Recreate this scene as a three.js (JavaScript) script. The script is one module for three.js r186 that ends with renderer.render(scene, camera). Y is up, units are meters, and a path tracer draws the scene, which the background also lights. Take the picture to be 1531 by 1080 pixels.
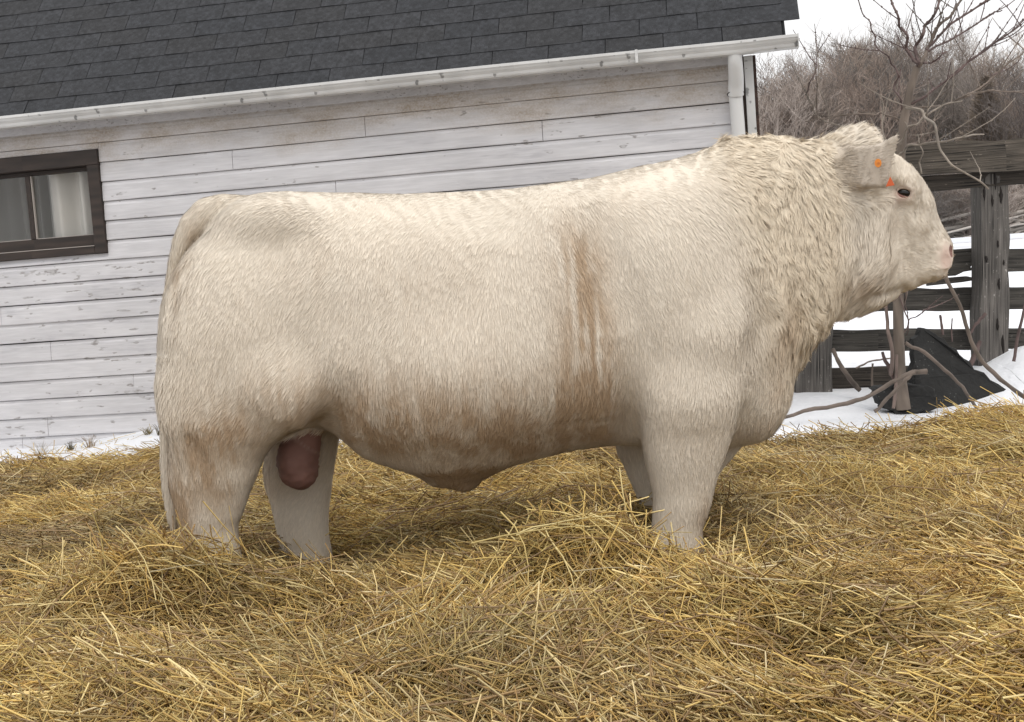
import * as THREE from 'three';
import { mergeGeometries, toCreasedNormals } from 'three/addons/utils/BufferGeometryUtils.js';
import { RoundedBoxGeometry } from 'three/addons/geometries/RoundedBoxGeometry.js';

// ------------------------------------------------------------------ camera, sky, sun
const scene = new THREE.Scene();
const PITCH = 4.36 * Math.PI / 180, ROLL = 4.23 * Math.PI / 180, EYE = 1.0;
const camera = new THREE.PerspectiveCamera(2 * Math.atan(540 / 1800) * 180 / Math.PI, 1531 / 1080, 0.1, 600);
camera.position.set(0, EYE, 0);
camera.rotation.set(-PITCH, 0, 0); camera.rotateZ(-ROLL);
camera.updateMatrixWorld();
const renderer = new THREE.WebGLRenderer();
renderer.toneMapping = THREE.LinearToneMapping;
renderer.toneMappingExposure = 0.93;
renderer.shadowMap.enabled = true;
{ // an even winter overcast, brighter overhead
  const W = 64, H = 32, d = new Float32Array(W * H * 4);
  for (let j = 0; j < H; j++) for (let i = 0; i < W; i++) {
    const el = (j + 0.5) / H * Math.PI - Math.PI / 2, s = Math.max(0, Math.sin(el));
    const L = el < 0 ? 0.7 : 0.95 + 1.2 * s, k = (j * W + i) * 4;
    d[k] = L; d[k + 1] = L; d[k + 2] = L * 1.005; d[k + 3] = 1;
  }
  const t = new THREE.DataTexture(d, W, H, THREE.RGBAFormat, THREE.FloatType);
  t.mapping = THREE.EquirectangularReflectionMapping; t.magFilter = THREE.LinearFilter; t.needsUpdate = true;
  scene.background = t; scene.environment = t; scene.environmentIntensity = 1;
}
const sun = new THREE.DirectionalLight(0xfff1de, 0.65);
sun.position.set(5, 11, 3.5); sun.castShadow = true; sun.shadow.radius = 60;
sun.shadow.camera.left = -8; sun.shadow.camera.right = 8; sun.shadow.camera.top = 8; sun.shadow.camera.bottom = -8;
scene.add(sun, sun.target); sun.target.position.set(0, 0, -4);

// ------------------------------------------------------------------ helpers
const rngOf = (s) => () => { s |= 0; s = s + 0x6D2B79F5 | 0; let t = Math.imul(s ^ s >>> 15, 1 | s); t = t + Math.imul(t ^ t >>> 7, 61 | t) ^ t; return ((t ^ t >>> 14) >>> 0) / 4294967296; };
const V = (x, y, z) => new THREE.Vector3(x, y, z);
const clamp = (x, a = 0, b = 1) => Math.max(a, Math.min(b, x));
const lerp = (a, b, t) => a + (b - a) * t;
const sstep = (a, b, x) => { const t = clamp((x - a) / (b - a)); return t * t * (3 - 2 * t); };
const hash3 = (x, y, z) => { let h = Math.imul(x, 374761393) ^ Math.imul(y, 668265263) ^ Math.imul(z, 2147483647 ^ 0x5bd1e995); h = Math.imul(h ^ h >>> 13, 1274126177); return ((h ^ h >>> 16) >>> 0) / 4294967296; };
function noise(x, y = 0, z = 0) {                       // value noise, -1 .. 1
  const X = Math.floor(x), Y = Math.floor(y), Z = Math.floor(z); let u = x - X, v = y - Y, w = z - Z;
  u = u * u * (3 - 2 * u); v = v * v * (3 - 2 * v); w = w * w * (3 - 2 * w);
  const a = lerp(lerp(hash3(X, Y, Z), hash3(X + 1, Y, Z), u), lerp(hash3(X, Y + 1, Z), hash3(X + 1, Y + 1, Z), u), v);
  const b = lerp(lerp(hash3(X, Y, Z + 1), hash3(X + 1, Y, Z + 1), u), lerp(hash3(X, Y + 1, Z + 1), hash3(X + 1, Y + 1, Z + 1), u), v);
  return 2 * lerp(a, b, w) - 1;
}
const fbm = (x, y, z = 0, o = 4) => { let s = 0, a = 0.5, f = 1; for (let i = 0; i < o; i++) { s += a * noise(x * f + i * 17.3, y * f + i * 5.1, z * f + i * 9.7); a *= 0.5; f *= 2.03; } return s; };
const used = {};
const numbered = (n) => { used[n] = (used[n] ?? -1) + 1; return used[n] ? `${n}_${String(used[n]).padStart(3, '0')}` : n; };
function tag(o, label, category, group) { if (label) o.userData.label = label; if (category) o.userData.category = category; if (group) o.userData.group = group; return o; }
function shade(o) { o.traverse((c) => { if (c.isMesh) { c.castShadow = true; c.receiveShadow = true; } }); return o; }
function thing(name, label, category, p = [0, 0, 0], group) { const o = new THREE.Group(); o.name = numbered(name); o.position.set(...p); scene.add(o); return tag(o, label, category, group); }
function part(name, geo, mat, parent) { const m = new THREE.Mesh(geo, mat); m.name = parent === scene ? numbered(name) : name; parent.add(m); return m; }
// the point that the photograph shows at pixel (px, py), z metres into the place
function at(px, py, z) {
  const d = V((px - 765.5) / 1800, -(py - 540) / 1800, -1).applyQuaternion(camera.quaternion);
  return d.multiplyScalar(z / d.z).add(V(0, EYE, 0));
}
function dtex(w, h, fn, srgb = true) {
  const d = new Uint8Array(w * h * 4);
  for (let j = 0; j < h; j++) for (let i = 0; i < w; i++) { const c = fn(i, j), k = (j * w + i) * 4; d[k] = clamp(c[0], 0, 255); d[k + 1] = clamp(c[1], 0, 255); d[k + 2] = clamp(c[2], 0, 255); d[k + 3] = 255; }
  const t = new THREE.DataTexture(d, w, h); t.wrapS = t.wrapT = THREE.RepeatWrapping; t.magFilter = THREE.LinearFilter; if (srgb) t.colorSpace = THREE.SRGBColorSpace; t.needsUpdate = true; return t;
}
const std = (o) => new THREE.MeshStandardMaterial({ roughness: 0.85, metalness: 0, ...o });
function metricUV(geo, ou = 0, ov = 0, su = 1, sv = 1) {   // box projection, uv in metres along the piece's own axes
  const g = geo.index ? geo.toNonIndexed() : geo, p = g.attributes.position, uv = new Float32Array(p.count * 2);
  for (let i = 0; i < p.count; i += 3) {
    const a = V().fromBufferAttribute(p, i), b = V().fromBufferAttribute(p, i + 1), c = V().fromBufferAttribute(p, i + 2);
    const n = b.clone().sub(a).cross(c.clone().sub(a)); const ax = Math.abs(n.x), ay = Math.abs(n.y), az = Math.abs(n.z);
    [a, b, c].forEach((q, k) => { const [u, v] = az >= ax && az >= ay ? [q.x, q.y] : ay >= ax ? [q.x, q.z] : [q.z, q.y]; uv[(i + k) * 2] = u * su + ou; uv[(i + k) * 2 + 1] = v * sv + ov; });
  }
  g.setAttribute('uv', new THREE.BufferAttribute(uv, 2)); return g;
}
const box = (x0, x1, y0, y1, z0, z1) => { const g = new THREE.BoxGeometry(x1 - x0, y1 - y0, z1 - z0); g.translate((x0 + x1) / 2, (y0 + y1) / 2, (z0 + z1) / 2); return g; };
const rbox = (x0, x1, y0, y1, z0, z1, r = 0.004) => { const g = new RoundedBoxGeometry(x1 - x0, y1 - y0, z1 - z0, 1, r); g.translate((x0 + x1) / 2, (y0 + y1) / 2, (z0 + z1) / 2); return g; };
class Builder {                                            // collects tubes into one geometry
  constructor() { this.p = []; this.n = []; this.c = []; this.i = []; }
  tube(pts, rad, sides = 6, col = null, cap = true) {
    const base = this.p.length / 3, N = pts.length; let ref = null;
    for (let k = 0; k < N; k++) {
      const t = pts[Math.min(k + 1, N - 1)].clone().sub(pts[Math.max(k - 1, 0)]).normalize();
      if (!ref) ref = Math.abs(t.y) < 0.8 ? V(0, 1, 0) : V(1, 0, 0);
      const a = ref.clone().addScaledVector(t, -ref.dot(t)); if (a.lengthSq() < 1e-6) a.set(t.z, t.x, t.y).addScaledVector(t, -(t.z * t.x + t.x * t.y + t.y * t.z)); a.normalize(); ref = a; const b = V().crossVectors(t, a);
      const r = typeof rad === 'function' ? rad(k / (N - 1)) : Array.isArray(rad) ? rad[k] : rad;
      for (let s = 0; s < sides; s++) {
        const an = s / sides * Math.PI * 2, dx = a.x * Math.cos(an) + b.x * Math.sin(an), dy = a.y * Math.cos(an) + b.y * Math.sin(an), dz = a.z * Math.cos(an) + b.z * Math.sin(an);
        this.p.push(pts[k].x + dx * r, pts[k].y + dy * r, pts[k].z + dz * r); this.n.push(dx, dy, dz); if (col) this.c.push(...col);
      }
      if (k) for (let s = 0; s < sides; s++) { const q = base + (k - 1) * sides, s2 = (s + 1) % sides; this.i.push(q + s, q + s2, q + sides + s, q + s2, q + sides + s2, q + sides + s); }
    }
    if (cap) for (const k of [0, N - 1]) { const q = base + k * sides; for (let s = 1; s < sides - 1; s++) k ? this.i.push(q, q + s, q + s + 1) : this.i.push(q, q + s + 1, q + s); }
    return this;
  }
  geo() {
    const g = new THREE.BufferGeometry(); g.setAttribute('position', new THREE.Float32BufferAttribute(this.p, 3)); g.setAttribute('normal', new THREE.Float32BufferAttribute(this.n, 3));
    if (this.mottle) for (let i = 0; i < this.c.length; i++) { const k = i - i % 3, m = 1 + this.mottle * (noise(this.p[k] * 60, this.p[k + 1] * 26, this.p[k + 2] * 60) + 0.7 * noise(this.p[k] * 9, this.p[k + 1] * 9, 4)); this.c[i] *= m; }
    if (this.c.length) g.setAttribute('color', new THREE.Float32BufferAttribute(this.c, 3)); g.setIndex(this.i); return g;
  }
}
function spline(xs, ys) {                                   // monotone cubic through points
  const n = xs.length, m = new Array(n).fill(0), d = [];
  for (let i = 0; i < n - 1; i++) d.push((ys[i + 1] - ys[i]) / (xs[i + 1] - xs[i]));
  m[0] = d[0]; m[n - 1] = d[n - 2];
  for (let i = 1; i < n - 1; i++) m[i] = d[i - 1] * d[i] <= 0 ? 0 : 2 * d[i - 1] * d[i] / (d[i - 1] + d[i]);
  return (x) => {
    if (x <= xs[0]) return ys[0]; if (x >= xs[n - 1]) return ys[n - 1];
    let lo = 0, hi = n - 1; while (hi - lo > 1) { const k = lo + hi >> 1; if (xs[k] > x) hi = k; else lo = k; }
    const h = xs[hi] - xs[lo], t = (x - xs[lo]) / h, t2 = t * t, t3 = t2 * t;
    return ys[lo] * (2 * t3 - 3 * t2 + 1) + h * m[lo] * (t3 - 2 * t2 + t) + ys[hi] * (-2 * t3 + 3 * t2) + h * m[hi] * (t3 - t2);
  };
}
function curve(pts, n) { const c = new THREE.CatmullRomCurve3(pts, false, 'centripetal'); return c.getPoints(n); }

// ------------------------------------------------------------------ materials
const woodTex = dtex(512, 512, (i, j) => {
  const g = noise(i * 0.012, j * 0.22, 3) * 0.5 + noise(i * 0.03, j * 0.6, 9) * 0.35 + noise(i * 0.5, j * 0.9, 5) * 0.2, crack = Math.pow(Math.max(0, noise(i * 0.008, j * 0.16, 21)), 5) * 1.4;
  const blot = fbm(i * 0.012, j * 0.02, 40, 3); const v = 112 + g * 30 + blot * 34 - crack * 85; const li = sstep(0.46, 0.56, fbm(i * 0.09, j * 0.11, 61, 4)) * 62; return [v + li, v * 0.975 + li, v * 0.945 + li];
});
const woodBump = dtex(512, 512, (i, j) => { const v = 128 + 70 * noise(i * 0.012, j * 0.22, 3) + 40 * noise(i * 0.03, j * 0.6, 9) - 160 * Math.pow(Math.max(0, noise(i * 0.008, j * 0.16, 21)), 5); return [v, v, v]; }, false);
const mFence = std({ map: woodTex, bumpMap: woodBump, bumpScale: 0.006, color: 0xdddad8, roughness: 0.95 });
const mRail = std({ map: woodTex, bumpMap: woodBump, bumpScale: 0.006, color: 0x9f9d99, roughness: 0.95 });
const mBeam = std({ map: woodTex, bumpMap: woodBump, bumpScale: 0.006, color: 0xc4bbb0, roughness: 0.95 });
const mDarkWood = std({ map: woodTex, bumpMap: woodBump, bumpScale: 0.006, color: 0x8f877f, roughness: 0.95 });
// white painted siding, weathered: 4.6 m by 2.05 m of wall on one sheet
const SID0 = -4.9, SIDW = 5.2, SIDH = 2.15;
const paintTex = dtex(2048, 1024, (i, j) => {
  const x = SID0 + i / 2048 * SIDW, y = j / 1024 * SIDH;
  let r = 202, g = 201, b = 204;
  const gr = noise(x * 7, y * 130, 2) * 5 + noise(x * 22, y * 300, 8) * 4 + fbm(x * 2.3, y * 9, 4, 3) * 13 + fbm(x * 9, y * 40, 14, 3) * 7; r += gr; g += gr; b += gr;
  // grey weathered grain where the paint is thin
  const wear = sstep(0.12, 0.42, fbm(x * 3.1, y * 16, 31, 4)) * (0.35 + 0.65 * sstep(0.1, 0.5, noise(x * 16, y * 210, 7)));
  r -= wear * 13; g -= wear * 13; b -= wear * 12;
  // flaked spots showing bare wood
  const fl = fbm(x * 15, y * 52, 77, 4) + 0.34 * fbm(x * 1.7, y * 4, 5, 2) - (y < 1.2 ? 0.02 : 0.13), f = sstep(0.42, 0.52, fl) * (0.4 + 0.6 * sstep(-0.2, 0.3, noise(x * 60, y * 200, 3)));
  r = lerp(r, 132, f * 0.75); g = lerp(g, 128, f * 0.75); b = lerp(b, 126, f * 0.75);
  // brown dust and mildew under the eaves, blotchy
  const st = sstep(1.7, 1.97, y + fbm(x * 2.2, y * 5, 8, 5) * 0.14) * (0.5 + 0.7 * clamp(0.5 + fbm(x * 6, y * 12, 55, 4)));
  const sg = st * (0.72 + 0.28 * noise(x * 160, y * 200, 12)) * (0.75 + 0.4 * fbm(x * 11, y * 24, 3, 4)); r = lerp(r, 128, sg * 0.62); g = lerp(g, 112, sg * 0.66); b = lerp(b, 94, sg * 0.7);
  return [r, g, b];
});
const paintBump = dtex(1024, 512, (i, j) => { const x = SID0 + i / 1024 * SIDW, y = j / 512 * SIDH; const v = 120 + noise(x * 9, y * 130, 2) * 30 + noise(x * 30, y * 250, 6) * 25 - 70 * sstep(0.33, 0.4, fbm(x * 15, y * 52, 77, 4) + 0.34 * fbm(x * 1.7, y * 4, 5, 2) - (y < 1.2 ? 0.02 : 0.13)); return [v, v, v]; }, false);
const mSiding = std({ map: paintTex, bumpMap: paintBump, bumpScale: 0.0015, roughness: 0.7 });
const mWhite = std({ map: dtex(256, 256, (i, j) => { const v = 206 + fbm(i * 0.03, j * 0.03, 1, 4) * 26 - 70 * sstep(0.42, 0.5, fbm(i * 0.11, j * 0.11, 6, 3)); return [v, v, v * 0.995]; }), roughness: 0.45 });
const mBrown = std({ map: dtex(256, 256, (i, j) => { const v = 1 + fbm(i * 0.02, j * 0.15, 1, 4) * 0.5; return [50 * v, 41 * v, 36 * v]; }), roughness: 0.7 });
const mDark = std({ color: 0x1c1613 }), mPutty = std({ color: 0xa9a29c });
const shingleTex = dtex(512, 512, (i, j) => { const s = hash3(i, j, 5), v = 52 + (s - 0.5) * 34 + fbm(i * 0.05, j * 0.05, 2, 4) * 20 + (s > 0.992 ? 55 : 0); return [v * 0.98, v, v * 1.05]; });
const mShingles = [0xf0f0f2, 0xeaebee, 0xebe9e8, 0xe6e8ec, 0xe0e2e6].map((c) => std({ map: shingleTex, color: c, roughness: 0.95 }));
const snowBump = dtex(512, 512, (i, j) => { const v = 128 + fbm(i * 0.03, j * 0.03, 3, 5) * 120; return [v, v, v]; }, false);
const mSnow = std({ color: new THREE.Color(0.80, 0.82, 0.86), bumpMap: snowBump, bumpScale: 0.02, roughness: 0.8, vertexColors: true });

// ------------------------------------------------------------------ ground
const backEdge = spline([-4.5, -2.6, -1.6, 0.2, 1.25, 1.9, 2.4, 3.0, 4.5], [-6.95, -6.95, -6.75, -6.3, -5.8, -5.75, -5.95, -5.85, -5.9]);
const gauss = (x, z, cx, cz, rx, rz) => Math.exp(-(((x - cx) / rx) ** 2 + ((z - cz) / rz) ** 2));
function snowH(x, z) {
  let y = lerp(-0.12, 0.0, sstep(-5.0, -5.9, z)) + 0.12 * sstep(-5.9, -7.3, z) + 0.022 * Math.max(0, -z - 8);
  y += 0.10 * gauss(x, z, -2.05, -7.05, 0.6, 0.4) + 0.05 * gauss(x, z, 1.45, -6.6, 0.5, 0.5) + 0.22 * gauss(x, z, 3.15, -7.1, 0.42, 0.55) - 0.03 * gauss(x, z, 2.2, -6.8, 0.4, 0.3);
  const near = sstep(-30, -8, z);
  return y + 0.025 * fbm(x * 1.6, z * 1.6, 3, 4) * near + 0.012 * fbm(x * 6, z * 6, 3, 2) * near + 0.12 * fbm(x * 0.12, z * 0.12, 8, 3) * (1 - near);
}
function strawH(x, z) {
  const e = z - backEdge(x) + 0.16 * fbm(x * 1.7, 0.5, 4, 3);
  let y = 0.055 + 0.055 * sstep(-5.2, -6.6, z) - 0.03 * sstep(-3.2, -2, z);
  y += 0.205 * gauss(x, z, 0.18, -3.30, 0.28, 0.17) + 0.07 * gauss(x, z, 0.45, -3.0, 0.4, 0.2) + 0.135 * gauss(x, z, -1.06, -3.55, 0.32, 0.15) + 0.03 * gauss(x, z, -1.25, -3.75, 0.3, 0.3);
  y += 0.035 * gauss(x, z, 2.2, -5.75, 0.45, 0.25) + 0.05 * gauss(x, z, 0.05, -2.75, 0.35, 0.16) - 0.04 * gauss(x, z, -0.75, -3.1, 0.5, 0.16) - 0.09 * gauss(x, z, -0.72, -4.1, 0.26, 0.28) - 0.06 * gauss(x, z, 0.56, -3.75, 0.26, 0.22) - 0.03 * gauss(x, z, 0.0, -3.85, 0.3, 0.2) + 0.04 * gauss(x, z, -1.5, -3.0, 0.5, 0.2);
  y += 0.06 * fbm(x * 1.9, z * 2.4, 11, 3) + 0.05 * fbm(x * 6.5, z * 8, 2, 2);
  return lerp(snowH(x, z) - 0.03, y, sstep(-0.12, 0.22, e));
}
{
  const xs = [], zs = [], col = [], pos = [], idx = [];
  for (let i = 0; i <= 170; i++) { const t = i / 85 - 1; xs.push(Math.sign(t) * (Math.abs(t) * 4.5 + Math.pow(Math.abs(t), 6) * 150) + 1); }
  for (let j = 0; j <= 190; j++) { const t = j / 190; zs.push(4 - t * 13 - Math.pow(t, 7) * 120); }
  for (const z of zs) for (const x of xs) { pos.push(x, snowH(x, z), z); const d = 0.92 + 0.09 * fbm(x * 2, z * 2, 5, 3) + 0.05 * fbm(x * 9, z * 9, 15, 2) - 0.5 * sstep(0.25, 0.4, fbm(x * 0.5, z * 0.12, 4, 3)) * sstep(-20, -30, z); col.push(d, d * 0.995, d * 0.99); }
  const w = xs.length; for (let j = 0; j + 1 < zs.length; j++) for (let i = 0; i + 1 < w; i++) { const a = j * w + i; idx.push(a, a + 1, a + w, a + 1, a + w + 1, a + w); }
  const g = new THREE.BufferGeometry(); g.setAttribute('position', new THREE.Float32BufferAttribute(pos, 3)); g.setAttribute('color', new THREE.Float32BufferAttribute(col, 3)); g.setIndex(idx);
  const uv = []; for (let i = 0; i < pos.length; i += 3) uv.push(pos[i] * 0.7, pos[i + 2] * 0.7); g.setAttribute('uv', new THREE.Float32BufferAttribute(uv, 2)); g.computeVertexNormals();
  const m = part('snow', g, mSnow, scene); m.userData.kind = 'structure'; tag(m, 'snow covered ground behind the straw and under the fence', 'snow'); m.receiveShadow = true;
}
// ------------------------------------------------------------------ straw
{
  const rng = rngOf(71), bed = new THREE.Group(); bed.name = 'straw_bedding'; scene.add(bed); bed.userData.kind = 'stuff';
  tag(bed, 'loose golden straw spread deep over the yard under the bull', 'straw');
  const xs = [], zs = []; for (let x = -4.6; x <= 4.6; x += 0.045) xs.push(x); for (let z = -1.2; z >= -7.1; z -= 0.04) zs.push(z);
  const pos = [], idx = [], uv = [], w = xs.length;
  for (const z of zs) for (const x of xs) { pos.push(x, strawH(x, z) - 0.02, z); uv.push(x, z); }
  for (let j = 0; j + 1 < zs.length; j++) for (let i = 0; i + 1 < w; i++) { const a = j * w + i; idx.push(a, a + 1, a + w, a + 1, a + w + 1, a + w); }
  const g = new THREE.BufferGeometry(); g.setAttribute('position', new THREE.Float32BufferAttribute(pos, 3)); g.setAttribute('uv', new THREE.Float32BufferAttribute(uv, 2)); g.setIndex(idx); g.computeVertexNormals();
  const matTex = dtex(512, 512, (i, j) => { const a = noise(i * 0.3, j * 0.05, 3), b = noise(i * 0.06, j * 0.33, 8), v = 78 + 30 * Math.max(a, b) + 22 * fbm(i * 0.02, j * 0.02, 3, 4); return [v * 1.12, v * 0.86, v * 0.5]; });
  const mm = part('straw_mat', g, std({ map: matTex, roughness: 1 }), bed); mm.userData.kind = 'stuff';
  const TINT = [[0.46, 0.32, 0.12], [0.54, 0.40, 0.17], [0.39, 0.265, 0.10], [0.60, 0.47, 0.23], [0.31, 0.20, 0.085], [0.42, 0.33, 0.145], [0.66, 0.55, 0.33], [0.24, 0.155, 0.075], [0.49, 0.335, 0.115], [0.38, 0.29, 0.16]];
  const pick = () => TINT[Math.floor(rng() * TINT.length)];
  function straw(B, L, r, o, yaw, pitch, bend, kink) {
    const dir = V(Math.cos(yaw) * Math.cos(pitch), Math.sin(pitch), Math.sin(yaw) * Math.cos(pitch)), side = V(-Math.sin(yaw), 0, Math.cos(yaw)), pts = [];
    let p = o.clone().addScaledVector(dir, -L / 2), d = dir.clone(); const n = 4, sb = (rng() - 0.5) * bend, vb = -rng() * bend * 0.5;
    pts.push(p.clone());
    for (let k = 0; k < n; k++) { d.addScaledVector(side, sb).add(V(0, vb, 0)); if (kink && k === 1 + (rng() < 0.5)) d.addScaledVector(side, (rng() - 0.5) * 1.6).add(V(0, (rng() - 0.6) * 0.8, 0)); d.normalize(); p = p.clone().addScaledVector(d, L / n); pts.push(p); }
    const c = pick(), v = (0.75 + rng() * 0.5) * 0.78;
    B.tube(pts, (t) => r * (1 - 0.35 * t), 3, [c[0] * v, c[1] * v, c[2] * v], false);
  }
  const mStraw = std({ vertexColors: true, roughness: 0.62 });
  function scatter(name, geo, list) {
    const im = new THREE.InstancedMesh(geo, mStraw, list.length); im.name = name; im.userData.kind = 'stuff';
    const c = new THREE.Color();
    list.forEach((q, k) => { im.setMatrixAt(k, q.m); c.setRGB(...q.c); im.setColorAt(k, c); }); im.castShadow = im.receiveShadow = true; bed.add(im);
  }
  const up = V(0, 1, 0);
  function place(x, z, lift, yaw, s) {
    const e = 0.05, n = V(strawH(x - e, z) - strawH(x + e, z), 2 * e, strawH(x, z - e) - strawH(x, z + e)).normalize();
    const q = new THREE.Quaternion().setFromUnitVectors(up, n).multiply(new THREE.Quaternion().setFromAxisAngle(up, yaw));
    return new THREE.Matrix4().compose(V(x, strawH(x, z) + lift, z), q, V(s, s, s));
  }
  const inside = (x, z, m = 0) => z - backEdge(x) + 0.16 * fbm(x * 1.7, 0.5, 4, 3) > m;
  const tint = (x, z) => { const f = fbm(x * 1.3, z * 1.7, 31, 3) + 0.22 * gauss(x, z, 0.2, -3.25, 0.4, 0.3), h = fbm(x * 5, z * 6, 63, 2), v = Math.max(0.32, 0.98 + 0.6 * f + 0.6 * h); return [1.2 * v * (1.03 + 0.04 * h), 1.2 * v * 0.985, 1.2 * v * (0.8 - 0.2 * f)]; };
  const V_ = 12, sets = Array.from({ length: V_ }, () => []);
  const bunches = []; // straw that hangs together lies the same way
  for (let v = 0; v < V_; v++) {
    const B = new Builder(), fine = v % 3 === 2, spread = fine ? 1.3 : 0.62;
    for (let k = 0; k < 26; k++) {
      const a = rng() * 6.28, rr = Math.sqrt(rng()) * 0.15, len = (fine ? 0.05 + rng() * 0.10 : 0.10 + rng() * rng() * 0.30);
      straw(B, len, (fine ? 0.0010 : 0.0013) + rng() * 0.0012, V(Math.cos(a) * rr, -0.022 + rng() * 0.055, Math.sin(a) * rr), (rng() + rng() - 1) * spread * 1.6, (rng() - 0.5) * (fine ? 0.9 : 0.6), rng() < 0.25 ? 1.3 : 0.5, rng() < 0.42);
    }
    bunches.push(B.geo());
  }
  const N = 15000;
  for (let k = 0, made = 0; made < N && k < N * 8; k++) {
    const t = rng(), z = -1.75 - Math.pow(t, 1.25) * 5.3, half = 0.55 + -z * 0.53; const x = (rng() * 2 - 1) * half + (z < -5 ? 0.25 : 0);
    if (!inside(x, z, rng() < 0.07 ? -0.45 * rng() : -0.05 + rng() * 0.12)) continue;
    made++;
    const yaw = fbm(x * 1.1, z * 1.3, 91, 3) * 5 + (rng() - 0.5) * 2.6;
    sets[Math.floor(rng() * V_)].push({ m: place(x, z, -0.01 + rng() * 0.02, yaw, 0.75 + rng() * 0.55), c: tint(x, z) });
  }
  sets.forEach((l, v) => scatter('loose_straw', bunches[v], l));
  // longer single stalks lying on top, some of them standing up
  const singles = Array.from({ length: 10 }, () => []);
  const stalks = singles.map((_, v) => { const B = new Builder(); straw(B, 0.18 + rng() * 0.24, 0.0019 + rng() * 0.0012, V(0, 0.03, 0), 0, v < 6 ? 0.08 : 0.5 + rng() * 0.6, v < 6 ? 0.3 : 0.2, v % 3 === 1); return B.geo(); });
  for (let k = 0; k < 5200; k++) {
    const z = -1.8 - Math.pow(rng(), 1.1) * 5.1, half = 0.55 + -z * 0.53, x = (rng() * 2 - 1) * half; if (!inside(x, z, rng() < 0.08 ? -0.5 * rng() : -0.06)) continue;
    const stand = rng() < (z > -2.9 ? 0.06 : 0.13) + 0.25 * gauss(x, z, 0.15, -3.35, 0.3, 0.2); const v = stand ? 6 + Math.floor(rng() * 4) : Math.floor(rng() * 6);
    const b = 0.95 + rng() * 0.5;
    singles[v].push({ m: place(x, z, stand ? -0.01 : 0.004 + rng() * 0.02, rng() * 6.28, stand ? 0.45 + rng() * 0.55 : 0.7 + rng() * 0.6), c: [b, b, b] });
  }
  singles.forEach((l, v) => l.length && scatter('straw_stalk', stalks[v], l));
}
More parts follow.
